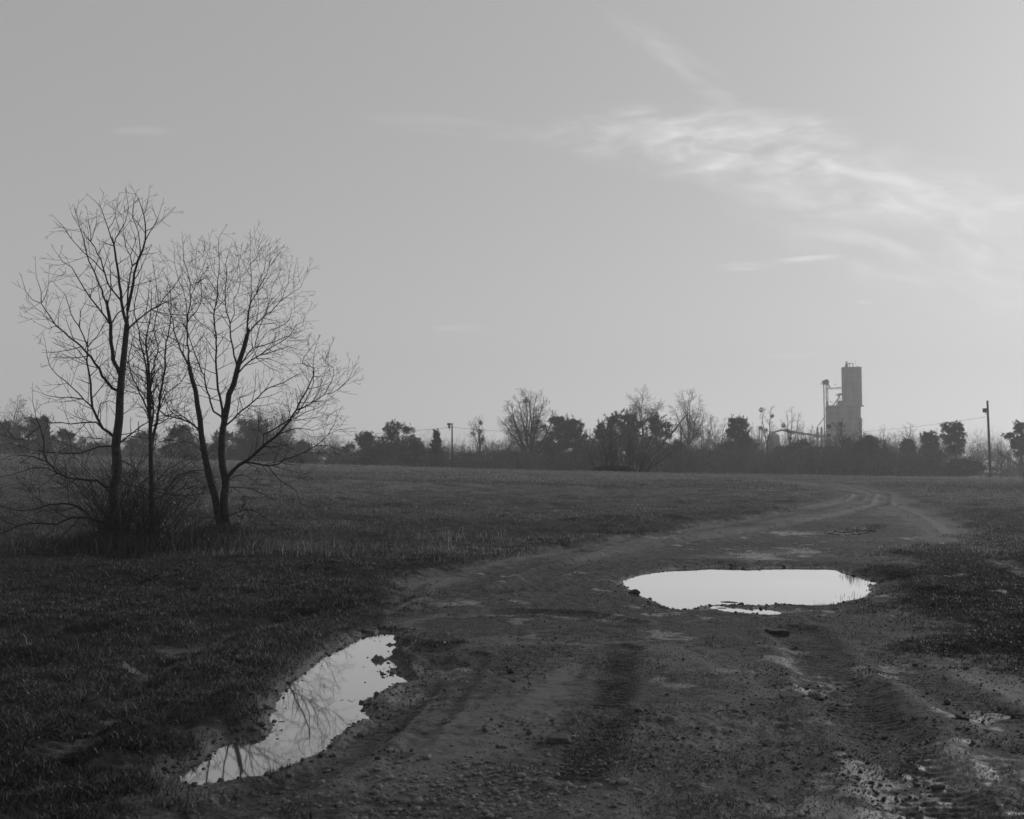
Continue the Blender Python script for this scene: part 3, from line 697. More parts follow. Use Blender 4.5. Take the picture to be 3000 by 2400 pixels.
def near_tree(name, D, limbs, base_px, label, seed, dens=5.5, trunkcount=1, scale_len=1.0, curl=1.0, twiglen=.9):
    """limbs: (points px, r0, r1, depth slope, twig density factor)"""
    rnd = random.Random(seed)
    b = at(*base_px) if False else None
    bp = atd(base_px[0], base_px[1], D); bz = gz(bp[0], bp[1])
    root = empty(name, (bp[0], bp[1], bz), label, 'tree', 'bare trees at the left of the field')
    placed = []   # (px,py,depth)
    TB, CB = Branches(), Branches()
    for li, (pts, r0, r1, ds, td) in enumerate(limbs):
        pts = [tuple(q) for q in pts]
        if li < trunkcount or not placed: d0 = D
        else:
            arr = np.array(placed); j = np.argmin((arr[:, 0]-pts[0][0])**2+(arr[:, 1]-pts[0][1])**2); d0 = arr[j, 2]
            if math.hypot(arr[j, 0]-pts[0][0], arr[j, 1]-pts[0][1]) < 25: pts[0] = (arr[j, 0], arr[j, 1])
        P = []; acc = 0
        for i, q in enumerate(pts):
            if i: acc += math.hypot(q[0]-pts[i-1][0], q[1]-pts[i-1][1])/F*D
            P.append(atd(q[0], q[1], d0+ds*acc))
        if li < trunkcount:
            P[0] = np.array([P[0][0], P[0][1], bz-.12])
        S = smooth_line(P, .12)
        if li >= trunkcount: 
            S[1:-1] += np.array([[rnd.gauss(0, .008) for _ in range(3)] for _ in range(len(S)-2)]).reshape(-1, 3) if len(S) > 2 else 0
        n = len(S)
        if li >= trunkcount: r0 *= .85
        rr = r0+(r1-r0)*np.linspace(0, 1, n)**(.8 if li >= trunkcount or r1 < .01 else 1.15)
        if li < trunkcount: rr[:3] *= (1.35, 1.2, 1.08)[:3]
        for q in S:
            rel = q-np.array([0, 0, CAMZ]); yy = rel[1]*CP+rel[2]*SP; zz = -rel[1]*SP+rel[2]*CP
            placed.append((1500+F*rel[0]/yy, 1200-F*zz/yy, rel[1]))
        (TB if li < trunkcount else CB).add(S, rr, 10 if r0 > .04 else 6)
        # twigs along the limb
        length = np.linalg.norm(np.diff(S, axis=0), axis=1).sum()
        cnt = int(length*dens*td)
        sg = 1
        for k in range(cnt):
            t = (.12 if li >= trunkcount else .45)+(.88 if li >= trunkcount else .5)*(k+rnd.random())/max(cnt, 1)
            if t > .99: t = .99
            f = t*(n-1); i = min(int(f), n-2); q = S[i]+(S[i+1]-S[i])*(f-i); tn = S[i+1]-S[i]; tn /= max(np.linalg.norm(tn), 1e-9)
            ax = np.cross(tn, np.array([rnd.gauss(0, .9), 1, rnd.gauss(0, .9)])); ax /= max(np.linalg.norm(ax), 1e-6)
            sg = -sg; a = R(rnd.uniform(28, 70)); nd_ = tn*math.cos(a)+ax*sg*math.sin(a)
            rl = rr[i]
            Lt = 1.15*twiglen*rnd.uniform(.3, 1.0)*(1-.68*t)*scale_len
            twig(CB, q, nd_, Lt, min(rl*.55, .009), 1, rnd, curl, 4.6)
        # the end of each limb carries on as a twig
        tn = S[-1]-S[-2]; twig(CB, S[-1], tn, .20, r1, 2, rnd, curl, 6)
    v, q = TB.mesh(); mesh_np('trunk', v, [q], M_BARK, root)
    v, q = CB.mesh(); mesh_np('crown', v, [q], M_TWIG, root)
    return root
W = 1.0
T1 = [
 (c3([(985,1500),(975,1200),(955,950),(985,850),(985,700),(975,600),(990,480),(1005,350),(1010,200),(1018,80)])+c1([(1030,1690),(1055,1450),(1068,1300)]), .098, .044, 0, .25),
 (c1([(1022,1725),(990,1665),(955,1590),(935,1450),(925,1300),(905,1150)]), .045, .028, .2, .3),
 (c1([(905,1150),(870,1050),(835,950),(800,870),(750,760),(728,670),(690,530),(645,380)]), .024, .005, .3, .8),
 (c1([(905,1150),(928,1040),(930,960),(928,850),(918,780),(890,690)]), .014, .004, -.3, .7),
 (c1([(925,1300),(830,1160),(760,1080),(700,990),(650,890),(600,815),(530,770),(490,710)]), .022, .004, -.3, 1),
 (c1([(925,1300),(960,1240),(1000,1190),(1040,1160),(1080,1100)]), .014, .009, .2, .5),
 (c1([(1068,1300),(1040,1200),(1030,1100),(1005,950),(998,840),(975,740),(960,630)]), .035, .016, .1, .5),
 (c1([(960,630),(930,550),(912,485),(850,320),(780,240)]), .013, .004, .2, .6),
 (c1([(912,485),(950,440),(965,380),(990,270)]), .008, .003, .2, .7),
 (c1([(960,630),(1005,515),(1060,430),(1080,320),(1070,230)]), .012, .004, -.2, .6),
 (c1([(1005,515),(980,430),(960,350)]), .008, .003, .3, .6),
 (c1([(1030,1100),(960,1030),(930,980),(880,860),(845,750),(790,640),(765,600)]), .020, .009, .3, .7),
 (c1([(765,600),(800,500),(815,390)]), .008, .003, .1, .7),
 (c1([(765,600),(760,500),(740,380)]), .008, .003, -.1, .7),
 (c1([(765,600),(700,520),(650,440),(600,350)]), .008, .003, .3, .7),
 (c1([(880,860),(790,760),(700,690),(650,640),(590,560),(540,485),(500,440)]), .013, .004, -.3, .7),
 (c1([(1068,1300),(1072,1120),(1080,1000),(1095,880),(1112,800),(1100,720),(1060,640),(1040,520)]), .026, .005, .3, .7),
 (c1([(1075,1200),(1085,1110),(1110,1000),(1140,870),(1165,760),(1200,680),(1222,590),(1230,515),(1210,370),(1140,190)]), .036, .004, -.15, .5),
 (c1([(1210,370),(1240,290),(1255,205)]), .007, .003, .2, .6),
 (c1([(1225,590),(1300,470),(1350,430),(1410,365)]), .012, .003, .2, .8),
 (c1([(1112,800),(1160,770),(1190,690),(1180,600),(1172,515),(1120,400),(1135,240)]), .015, .004, .2, .6),
 (c1([(1230,515),(1290,480),(1330,400),(1355,320)]), .009, .003, -.3, .8),
 (c1([(1100,720),(1130,600),(1110,480),(1090,400)]), .009, .003, -.3, .6),
 (c1([(1080,1340),(1150,1270),(1230,1200),(1300,1160),(1380,1080),(1450,1000),(1520,900)]), .024, .004, -.25, .9),
 (c1([(1230,1200),(1330,1150),(1430,1090),(1540,1030)]), .014, .004, -.5, .9),
 (c3([(985,165),(940,110),(870,0)])+c1([(800,1620),(720,1530),(640,1440),(540,1360),(480,1310),(420,1240),(350,1110),(280,1090),(210,1020),(200,960)]), .034, .004, -.1, .9),
 (c1([(350,1110),(350,1020),(310,900),(300,800)]), .009, .003, .3, .6),
 (c1([(370,1110),(400,1020),(412,890)]), .008, .003, -.3, .6),
 (c1([(540,1360),(430,1270),(350,1200),(270,1130)]), .012, .003, .4, 1),
 (c1([(480,1310),(400,1330),(320,1290)]), .008, .003, .4, 1),
 (c3([(965,525),(920,480),(860,450),(820,370),(780,270),(770,150),(755,0)])+c1([(735,1600),(740,1480),(700,1400),(660,1310),(600,1200),(550,1050),(505,1000)]), .034, .004, .15, .7),
 (c1([(740,1480),(830,1390),(890,1270)]), .012, .004, .3, .9),
 (c1([(740,1480),(765,1280),(800,1200)]), .009, .003, -.3, .9),
 (c1([(660,1310),(680,1180),(740,1080)]), .009, .003, -.3, .8),
 (c1([(720,1590),(640,1490),(560,1460),(510,1440)]), .012, .003, -.4, 1),
 (c3([(860,450),(810,400),(700,405),(600,415),(500,395),(420,400),(380,370)]), .020, .004, -.3, 1),
 (c3([(780,270),(700,200),(620,185),(470,185),(350,150)]), .018, .004, .3, 1),
 (c3([(700,200),(620,110),(550,40),(480,0)])+c1([(440,1680),(400,1580),(380,1450)]), .016, .003, .2, .8),
 (c3([(780,330),(850,230),(930,215),(980,240)]), .012, .005, -.4, 1),
 (c3([(1010,580),(1080,510),(1180,440),(1260,390),(1400,370),(1520,330)]), .020, .004, .3, .9),
 (c3([(975,640),(900,590),(820,600),(700,650),(540,655),(400,640),(270,625),(150,590)]), .017, .004, .2, 1),
 (c3([(860,530),(700,520),(600,490),(520,450)]), .010, .003, .3, 1),
 (c3([(950,950),(890,940),(820,890),(700,875),(560,860),(480,820),(400,730),(300,690),(180,660),(60,690)]), .034, .004, .1, 1),
 (c3([(400,730),(375,650),(370,550),(340,430),(300,350),(280,230),(275,150)]), .017, .003, .1, .6),
 (c3([(340,430),(180,540),(80,500),(20,420)]), .010, .003, .1, 1),
 (c3([(480,820),(330,770),(200,800),(100,840),(0,855)]), .014, .004, .4, 1),
 (c3([(560,860),(540,920),(430,870),(300,970),(200,960)]), .012, .003, -.4, 1),
 (c3([(900,1240),(830,1220),(740,1190),(600,1200),(480,1250),(320,1250),(150,1270),(0,1335),(-120,1360)]), .028, .008, -.2, .8),
 (c3([(830,1220),(720,1150),(640,1100),(530,1080),(370,1100),(200,1140),(60,1120),(-60,1090)]), .026, .005, .2, .9),
 (c3([(150,1270),(60,1240),(0,1200),(-60,1150)]), .012, .004, .2, 1),
 (c3([(370,1100),(280,1010),(200,920)]), .009, .003, .2, 1),
 (c3([(1000,900),(1060,920),(1150,930),(1300,970),(1450,1010),(1600,1015),(1720,990)]), .015, .004, -.2, 1),
 (c3([(1000,720),(1100,760),(1200,850),(1330,960)]), .014, .004, -.3, 1.1),
 (c3([(1010,380),(1080,300),(1150,220)]), .010, .003, .2, 1),
]
near_tree('bare_tree', 18.0, T1, c3([(985,1500)])[0], 'tallest bare tree at far left with a single thick leaning trunk and low sweeping limbs', 5, dens=6.2)
T2 = [
 (c3([(1275,1480),(1278,1200),(1275,900),(1270,750),(1270,600),(1265,400),(1262,150)])+c1([(1255,1725),(1240,1550),(1228,1440),(1270,1200),(1275,1000)]), .066, .004, 0, .9),
 (c3([(1280,600),(1320,400),(1340,250),(1360,100)])+c1([(1378,1725),(1400,1500),(1432,1300),(1440,1100),(1420,950)]), .034, .005, .25, 1),
 (c3([(1262,400),(1245,200),(1235,0)])+c1([(1210,1570),(1180,1430),(1160,1300),(1130,1200),(1150,1050),(1185,900)]), .030, .005, -.25, 1),
 (c3([(1268,500),(1290,300),(1270,100)])+c1([(1290,1650),(1330,1500),(1300,1350),(1330,1150),(1320,980),(1290,800)]), .024, .004, .3, 1),
 (c3([(1260,330),(1200,200),(1110,0)])+c1([(1090,1620),(1100,1500),(1130,1380),(1120,1250)]), .020, .004, -.3, 1),
 (c3([(1270,700),(1330,560),(1420,540),(1540,560)]), .012, .003, .3, 1.2),
 (c3([(1270,430),(1350,400),(1450,330),(1560,180),(1600,100)]), .015, .003, -.3, 1.2),
 (c3([(1262,330),(1180,260),(1100,180)]), .010, .003, -.3, 1.2),
 (c3([(1280,950),(1350,850),(1480,750),(1620,705),(1720,705)]), .014, .004, .3, 1.2),
 (c3([(1275,980),(1400,960),(1500,850),(1600,815),(1700,830)]), .013, .004, -.3, 1.2),
 (c3([(1285,1100),(1400,1000),(1560,1010),(1710,990)]), .012, .003, .1, 1.2),
 (c3([(1265,1100),(1210,950),(1150,800),(1080,740)]), .012, .003, .3, 1.2),
 (c3([(1340,330),(1400,150),(1520,60)])+c1([(1600,1640),(1700,1560)]), .013, .003, .3, 1.2),
]
near_tree('bare_tree', 19.2, T2, c3([(1275,1480)])[0], 'slender bare tree with a bundle of thin upright stems standing between the two thicker trees', 8, dens=9.5, twiglen=.9)
T3 = [
 (c4([(450,1385),(405,1200),(372,1020),(330,870),(300,740),(278,620),(258,500),(248,380),(225,250),(210,130),(180,30)])+c2([(190,1640)]), .078, .040, -.05, .2),
 (c4([(500,1370),(470,1200),(450,1050),(465,900),(437,760),(430,600),(440,450),(455,370),(480,250),(490,160),(530,80)])+c2([(660,1725),(690,1600),(740,1450),(772,1320)]), .090, .043, .05, .2),
 (c2([(190,1640),(150,1560),(100,1460),(50,1320),(10,1160),(-20,1020),(-30,900)]), .026, .005, .2, .9),
 (c2([(190,1640),(175,1400),(170,1180),(200,960),(190,730),(130,560),(120,370)]), .026, .004, -.2, .8),
 (c2([(170,1180),(290,1020),(310,850),(250,620),(275,410)]), .012, .003, .3, .9),
 (c2([(200,960),(260,780),(330,620),(380,470)]), .011, .003, -.3, .9),
 (c2([(170,1180),(140,900),(60,700),(30,420)]), .012, .003, .3, .9),
 (c4([(252,500),(170,400),(100,370),(0,350)])+c3([(1380,330),(1300,250),(1250,210)]), .028, .005, -.2, .9),
 (c4([(170,400),(80,330),(20,290),(-60,200)]), .018, .004, .2, .9),
 (c4([(100,370),(0,300),(-50,180),(-90,50)]), .016, .004, .1, .9),
 (c4([(432,380),(360,300),(330,220),(290,80),(280,0)])+c2([(320,1700),(240,1500),(190,1350),(130,1200),(80,1090),(0,900)]), .026, .004, .3, .8),
 (c4([(415,490),(427,250),(400,120),(390,0)])+c2([(462,1600),(460,1400),(445,1200),(445,1070),(465,950),(480,750),(490,500),(485,340),(525,270)]), .038, .004, .1, .8),
 (c2([(445,1340),(380,1250),(300,1200),(220,1080),(200,950)]), .012, .003, -.3, 1),
 (c2([(445,1070),(350,950),(270,900),(210,800)]), .012, .003, -.3, 1),
 (c2([(470,900),(400,780),(300,660),(240,600)]), .010, .003, .3, 1),
 (c2([(460,1060),(540,970),(600,800),(690,600),(710,480)]), .010, .003, .3, 1),
 (c2([(480,750),(420,640),(380,520),(330,400)]), .008, .003, -.3, 1),
 (c2([(490,520),(540,460),(565,450)]), .006, .003, .3, 1),
 (c2([(640,1640),(630,1450),(605,1340),(600,1200),(550,1010),(565,770),(560,600),(590,470)]), .024, .004, -.2, .8),
 (c2([(600,1200),(650,1090),(640,960),(700,800),(690,600),(660,430)]), .012, .003, -.3, 1),
 (c2([(550,1010),(480,960),(380,950)]), .009, .003, .3, 1),
 (c2([(772,1320),(790,1080),(830,950),(860,900),(940,760),(990,650),(1040,560),(1110,470)]), .022, .003, .2, .8),
 (c2([(772,1320),(780,1150),(822,880),(815,740),(805,600),(800,450),(805,340)]), .020, .003, -.1, .8),
 (c2([(805,600),(860,540),(910,450),(950,400)]), .008, .003, .2, .8),
 (c2([(815,740),(760,640),(690,490)]), .008, .003, .2, .9),
 (c2([(860,900),(930,830),(980,740),(1050,670),(1120,620)]), .010, .003, -.3, .9),
 (c2([(860,900),(900,760),(960,600),(985,440)]), .009, .003, .3, .9),
 (c2([(780,1340),(860,1220),(950,1120),(1020,1080),(1100,980),(1240,880),(1310,830),(1355,730)]), .022, .003, .15, .9),
 (c2([(1100,980),(1180,800),(1215,600)]), .009, .003, -.2, .8),
 (c2([(950,1120),(990,1000),(1020,850),(1080,720)]), .010, .003, .3, .9),
 (c2([(1240,880),(1240,760),(1260,620)]), .007, .003, .2, .8),
 (c2([(690,1640),(800,1480),(850,1440),(890,1280),(940,1120),(1000,990)]), .020, .004, .4, .9),
 (c2([(850,1440),(1000,1400),(1110,1360),(1220,1320),(1360,1260)]), .015, .003, .1, 1.1),
 (c2([(680,1700),(760,1620),(900,1520),(1050,1420),(1190,1330),(1260,1220),(1330,1180),(1395,1070)]), .024, .003, -.2, 1),
 (c2([(900,1520),(1060,1480),(1190,1440),(1300,1400)]), .012, .003, -.4, 1.2),
 (c2([(860,1560),(1000,1560),(1100,1600),(1230,1680)]), .011, .003, .4, 1.2),
 (c2([(1000,1270),(1100,1240),(1200,1160),(1230,1060),(1310,1000)]), .010, .003, .2, 1),
 (c4([(475,430),(560,330),(650,260),(740,180),(820,110),(950,60),(1060,0)]), .024, .008, .2, 1),
 (c4([(650,260),(760,260),(880,230),(1000,260)]), .010, .003, .4, 1.2),
 (c4([(510,240),(560,190),(640,170),(720,130)]), .010, .003, -.3, 1.2),
 (c4([(480,880),(530,790),(620,730),(700,670),(780,600),(900,500),(1000,380),(1060,290),(1100,200),(1180,60),(1210,-60)])+c2([(1330,1600),(1400,1480),(1460,1390)]), .050, .004, -.15, .8),
 (c4([(780,600),(785,500),(740,440),(745,330)]), .018, .005, .2, .8),
 (c4([(780,500),(870,450),(950,410),(1080,300),(1150,180),(1200,60)])+c2([(1440,1560),(1480,1400)]), .018, .004, .3, .9),
 (c4([(1060,290),(1180,240),(1300,160),(1420,120),(1490,50),(1560,-10)]), .018, .004, .1, .9),
 (c4([(1300,160),(1350,50),(1370,-60)])+c2([(1560,1600),(1625,1420)]), .010, .003, .2, .8),
 (c4([(1180,240),(1260,120),(1270,20),(1330,-70)]), .011, .003, -.3, .9),
 (c4([(1420,120),(1500,30),(1560,-90)]), .009, .003, .2, .8),
 (c4([(620,740),(740,745),(860,760),(960,710),(1100,660),(1220,590),(1320,500),(1380,410),(1410,330)]), .026, .004, .25, .9),
 (c4([(1320,500),(1400,460),(1480,450)]), .008, .003, .1, 1),
 (c4([(1220,590),(1330,590),(1440,640),(1500,590)]), .010, .003, -.2, 1),
 (c4([(900,500),(1050,450),(1190,460),(1290,430),(1400,380)]), .013, .003, -.3, 1.1),
 (c4([(1000,380),(1130,310),(1250,270),(1370,170)]), .012, .003, .3, 1),
 (c4([(790,600),(880,610),(1000,640),(1090,700)]), .010, .003, .4, 1),
 (c4([(480,890),(550,845),(640,850),(740,910),(860,940),(960,1010),(1000,1040)]), .013, .003, -.3, 1),
 (c4([(490,970),(600,945),(700,960),(780,1000),(880,1060)]), .012, .003, .3, 1),
 (c4([(500,1190),(560,1150),(640,1130),(740,1160),(860,1250),(940,1310),(1000,1290),(1070,1220)]), .016, .003, -.2, .9),
 (c4([(620,1140),(700,1270),(800,1330),(900,1370),(1080,1370)]), .011, .003, -.3, .9),
 (c4([(740,745),(820,760),(900,870),(1050,970),(1090,1070),(1200,1120),(1290,1060)]), .015, .003, -.25, .9),
 (c4([(290,660),(200,580),(100,560),(0,590)]), .013, .003, .3, 1.1),
 (c4([(325,830),(200,800),(100,830),(0,870)]), .013, .003, .2, 1.1),
 (c4([(385,1230),(300,1200),(180,1190),(60,1140)]), .014, .003, -.2, 1.1),
 (c4([(370,1030),(300,960),(250,900),(200,860)]), .010, .003, -.2, 1.1),
 (c4([(385,1000),(400,970),(300,660),(380,600)]), .008, .003, -.2, .8),
]
near_tree('bare_tree', 21.0, T3, c4([(475,1385)])[0], 'bushy bare tree with two trunks forking from one base and a wide crown leaning right', 21, dens=8.4, trunkcount=2, twiglen=.95)

# thicket of canes, weeds and dead grass at the feet of the near trees
B = Branches(); rnd = random.Random(3)
for k in range(430):
    px = rnd.choice((rnd.gauss(335, 32), rnd.gauss(440, 28), rnd.uniform(290, 600), rnd.gauss(350, 40))); D = rnd.uniform(17.6, 20.2)
    p = atd(px, 1500, D); p[2] = gz(p[0], p[1])-.02
    a = rnd.uniform(0, 6.28); d = np.array([math.cos(a)*.2, math.sin(a)*.2, 1]); Ln = rnd.uniform(.5, 1.9)*(1.25 if abs(px-340) < 60 or abs(px-440) < 50 else .7)
    pts = [p]; cur = p
    for i in range(7):
        d = d+np.array([math.cos(a)*.09, math.sin(a)*.09, -.06])+np.array([rnd.gauss(0, .1) for _ in range(3)]); d /= np.linalg.norm(d)
        cur = cur+d*Ln/7; pts.append(cur)
    B.add(pts, np.linspace(.005, .002, 8), 3)
    for j in range(3):
        q = np.array(pts[rnd.randint(2, 6)]); e = np.array([rnd.gauss(0, 1), rnd.gauss(0, 1), rnd.gauss(.4, .6)]); e /= np.linalg.norm(e)
        B.add([q, q+e*.12, q+e*.24+np.array([0, 0, .04])], [.003, .0025, .0018], 3)
v, q = B.mesh(); tag(mesh_np('bramble_thicket', v, [q], M_TWIG), 'tangle of thin bramble canes around the feet of the left trees', 'brambles', kind='stuff')
st = []
for (px, spread, D0, n, h0, h1) in ((330, 50, 18, 5500, .15, .42), (440, 60, 18.6, 4500, .12, .35), (650, 40, 20.8, 2500, .1, .25), (400, 140, 18.6, 6000, .08, .22), (560, 60, 19.5, 3000, .08, .22)):
    a = rng.normal(px, spread, n); D = rng.normal(D0, .35, n); x = (a-1500)/F*D; y = D
    z, _, _ = fields(x, y)
    st.append(blades(x, y, z, rng.uniform(h0, h1, n), rng.uniform(.005, .01, n), rng.uniform(.1, .8, n), rng.beta(1.5, 4, n)*.6))
join_blades('tall_grass', st, M_GRASS, label='taller dead grass clumped around the left trees', cat='grass')

def leaf_quads(C, Dr, Ln, Wd):
    """leaves: centres, direction, length, width -> verts, quads"""
    n = len(C); Dr = Dr/np.linalg.norm(Dr, axis=1, keepdims=True)
    S = np.cross(Dr, rng.normal(0, 1, (n, 3))); S /= np.maximum(np.linalg.norm(S, axis=1, keepdims=True), 1e-6)
    P = np.stack([C, C+Dr*Ln[:, None]*.5+S*Wd[:, None]*.5, C+Dr*Ln[:, None], C+Dr*Ln[:, None]*.5-S*Wd[:, None]*.5], 1)
    k = np.arange(n)*4
    return P.reshape(-1, 3), np.stack([k, k+1, k+2, k+3], 1)
def weed(px, py, D, h, label, nl=46, lsz=.075):
    p = atd(px, py, D); z = gz(p[0], p[1]); root = empty('leafy_weed', (p[0], p[1], z), label, 'weed', 'leafy weeds among the left trees')
    m = MB(); top = np.array([p[0]+.06, p[1], z+h]); base = np.array([p[0], p[1], z-.03])
    m.tube([base, base*.5+top*.5+np.array([.02, 0, 0]), top], [.006, .004, .002], 5); m.build('stem', M_TWIG, root)
    t = rng.uniform(.25, 1, nl); C = base+(top-base)*t[:, None]; a = np.arange(nl)*2.4
    Dr = np.stack([np.cos(a), np.sin(a), rng.uniform(.1, .8, nl)], 1)
    v, q = leaf_quads(C, Dr, rng.uniform(.6, 1.1, nl)*lsz*(1.4-t*.6), np.full(nl, lsz*.33))
    mesh_np('leaves', v, [q], M_GRASS, root, attrs={'tint': rng.uniform(.1, .6, len(v))})
weed(700, 1560, 20.6, .80, 'tall upright leafy weed just right of the twin trunks', 70, .12)
weed(505, 1600, 18.6, .95, 'leafy weed between the slender tree and the twin trunks', 60, .09)
weed(385, 1610, 17.7, .75, 'leafy weed just right of the thick left trunk', 50, .09)
weed(470, 1620, 17.8, .55, 'low leafy weed in front of the slender tree', 50, .08)
weed(742, 1570, 20.4, .40, 'short leafy weed beneath the low right limb', 36, .08)

# ------------------------------------------------------------ far trees
def grow(B, p, d, Ln, r, lvl, maxl, rnd, spread, up, lat, trunk=None, rmin=.012):
    K = 5; pts = [p]; cur = p; d = d/np.linalg.norm(d)
    for i in range(K-1):
        d = d+np.array([rnd.gauss(0, .09), rnd.gauss(0, .09), rnd.gauss(0, .05)+up*.08]); d /= np.linalg.norm(d); cur = cur+d*Ln/(K-1); pts.append(cur)
    pts = np.array(pts); rr = np.linspace(r, max(r*.55, rmin*.7), K)
    (trunk if (trunk is not None and lvl == 0) else B).add(pts, rr, 6 if lvl < 2 else 3)
    if lvl >= maxl: return
    nf = rnd.choice((2, 2, 3))
    for k in range(nf+lat):
        t = 1.0 if k < nf else rnd.uniform(.4, .95)
        f = t*(K-1); i = min(int(f), K-2); q = pts[i]+(pts[i+1]-pts[i])*(f-i)
        a = rnd.uniform(0, 6.28); s = R(rnd.uniform(.5, 1.15)*spread)
        ax = np.array([math.cos(a), math.sin(a), rnd.gauss(0, .3)]); ax = ax-d*(ax@d); ax /= max(np.linalg.norm(ax), 1e-6)
        e = d*math.cos(s)+ax*math.sin(s); e = e+UP*up*.2
        grow(B, q, e, Ln*rnd.uniform(.62, .86)*(1 if k < nf else .8), max(rmin, r*(.66 if k < nf else .45)), lvl+1, maxl, rnd, spread, up, lat, None, rmin)
DS = 1.45
def place(px, base, top, D):
    D = D*DS
    """ground point, height and metres per pixel"""
    x = (px-1500)/F*D; z = float(macro(x, D)); ztop = atd(px, top, D)[2]
    return np.array([x, D, z]), ztop-z, D/F
GB = 'bare trees along the far treeline'; GE = 'evergreen trees along the far treeline'
def bare(px, top, wpx, D, label, seed, leaders=3, env=.6, tf=.3, rise=.9, balls=0, lean=0., nl=9, fan=1.0, r=None, lv=5, shift=0):
    """leaders fork from the trunk and fan out; laterals fill a crown envelope"""
    rnd = random.Random(seed); p, h, mp = place(px, 0, top, D); hw = wpx*mp/2
    root = empty('bare_tree', tuple(p), label, 'tree', GB)
    TB, CB = Branches(), Branches(); r = r or .012*h+.03; rm = .010+D*DS*.00002
    fork = np.array([lean*hw*.5+rnd.gauss(0, .02*h), rnd.gauss(0, .02*h), h*tf])
    K = 6; tt = np.linspace(0, 1, K)[:, None]
    tp = fork*tt+np.array([[rnd.gauss(0, .012*h)*math.sin(3.14*a), 0, 0] for a in tt[:, 0]]); tp[0, 2] = -.1
    TB.add(tp+p, np.linspace(r, r*.8, K), 8)
    for k in range(leaders):
        o_ = (2*(k+.5)/leaders-1+rnd.gauss(0, .12)) if leaders > 1 else rnd.gauss(0, .1)
        a = rnd.uniform(-1, 1)
        zt_ = h*(1-.30*fan*abs(o_)**2)*rnd.uniform(.93, 1.0)
        if k == leaders//2: zt_ = h*.97
        end = np.array([lean*hw+o_*hw*.8*fan, a*hw*.7*fan, zt_])
        K = 10; t = np.linspace(0, 1, K)
        bend = t**rise
        st = fork*1.0; st[2] = h*tf*rnd.uniform(.75, 1.0); 
        L_ = np.stack([st[0]+(end[0]-st[0])*bend, st[1]+(end[1]-st[1])*bend, st[2]+(end[2]-st[2])*t**1.05], 1)
        wob = np.cumsum(np.array([[rnd.gauss(0, .012*h), rnd.gauss(0, .012*h), 0] for _ in range(K)]), 0)*np.sin(t*3.14)[:, None]*.8
        L_ = L_+wob; rr = r*.52*(1-t)**.8+.014
        CB.add(L_+p, rr, 6)
        nl_ = int(nl*1.8)
        for j in range(nl_):
            u = .08+.88*(j+rnd.random())/nl_; f = u*(K-1); i = min(int(f), K-2); q = L_[i]+(L_[i+1]-L_[i])*(f-i); tn = L_[i+1]-L_[i]; tn /= np.linalg.norm(tn)
            an = rnd.uniform(0, 6.28); out = np.array([math.cos(an), math.sin(an)*.8, 0])
            if (q[0]-lean*hw)*out[0] < 0 and rnd.random() < .45: out[0] *= -1
            d = tn*.8+out*rnd.uniform(.6, 1.1); ll = max(env, .5)*hw*1.05*(1.0-.6*u)*rnd.uniform(.6, 1.15)
            twig(CB, q+p, d, ll*1.15, max(rm, min(rr[i]*.35, .03)), 1, rnd, .06, 2.6, rm)
    v, q = TB.mesh(); mesh_np('trunk', v, [q], M_FARBARK, root)
    v, q = CB.mesh(); mesh_np('crown', v, [q], M_FARBARK, root)
    if balls:
        P = CB.allpts(); P = P[P[:, 2] > p[2]+h*.45]; C = P[rng.integers(0, len(P), balls)]
        for c_ in C:
            n = 110; dr = rng.normal(0, 1, (n, 3)); v, q = leaf_quads(c_+dr*.12*rng.uniform(.6, 1.3)*h/12, dr, np.full(n, .22), np.full(n, .14))
            mesh_np('mistletoe', v, [q], M_NEEDLE, root, attrs={'tint': rng.random(len(v))*.6})
    return root
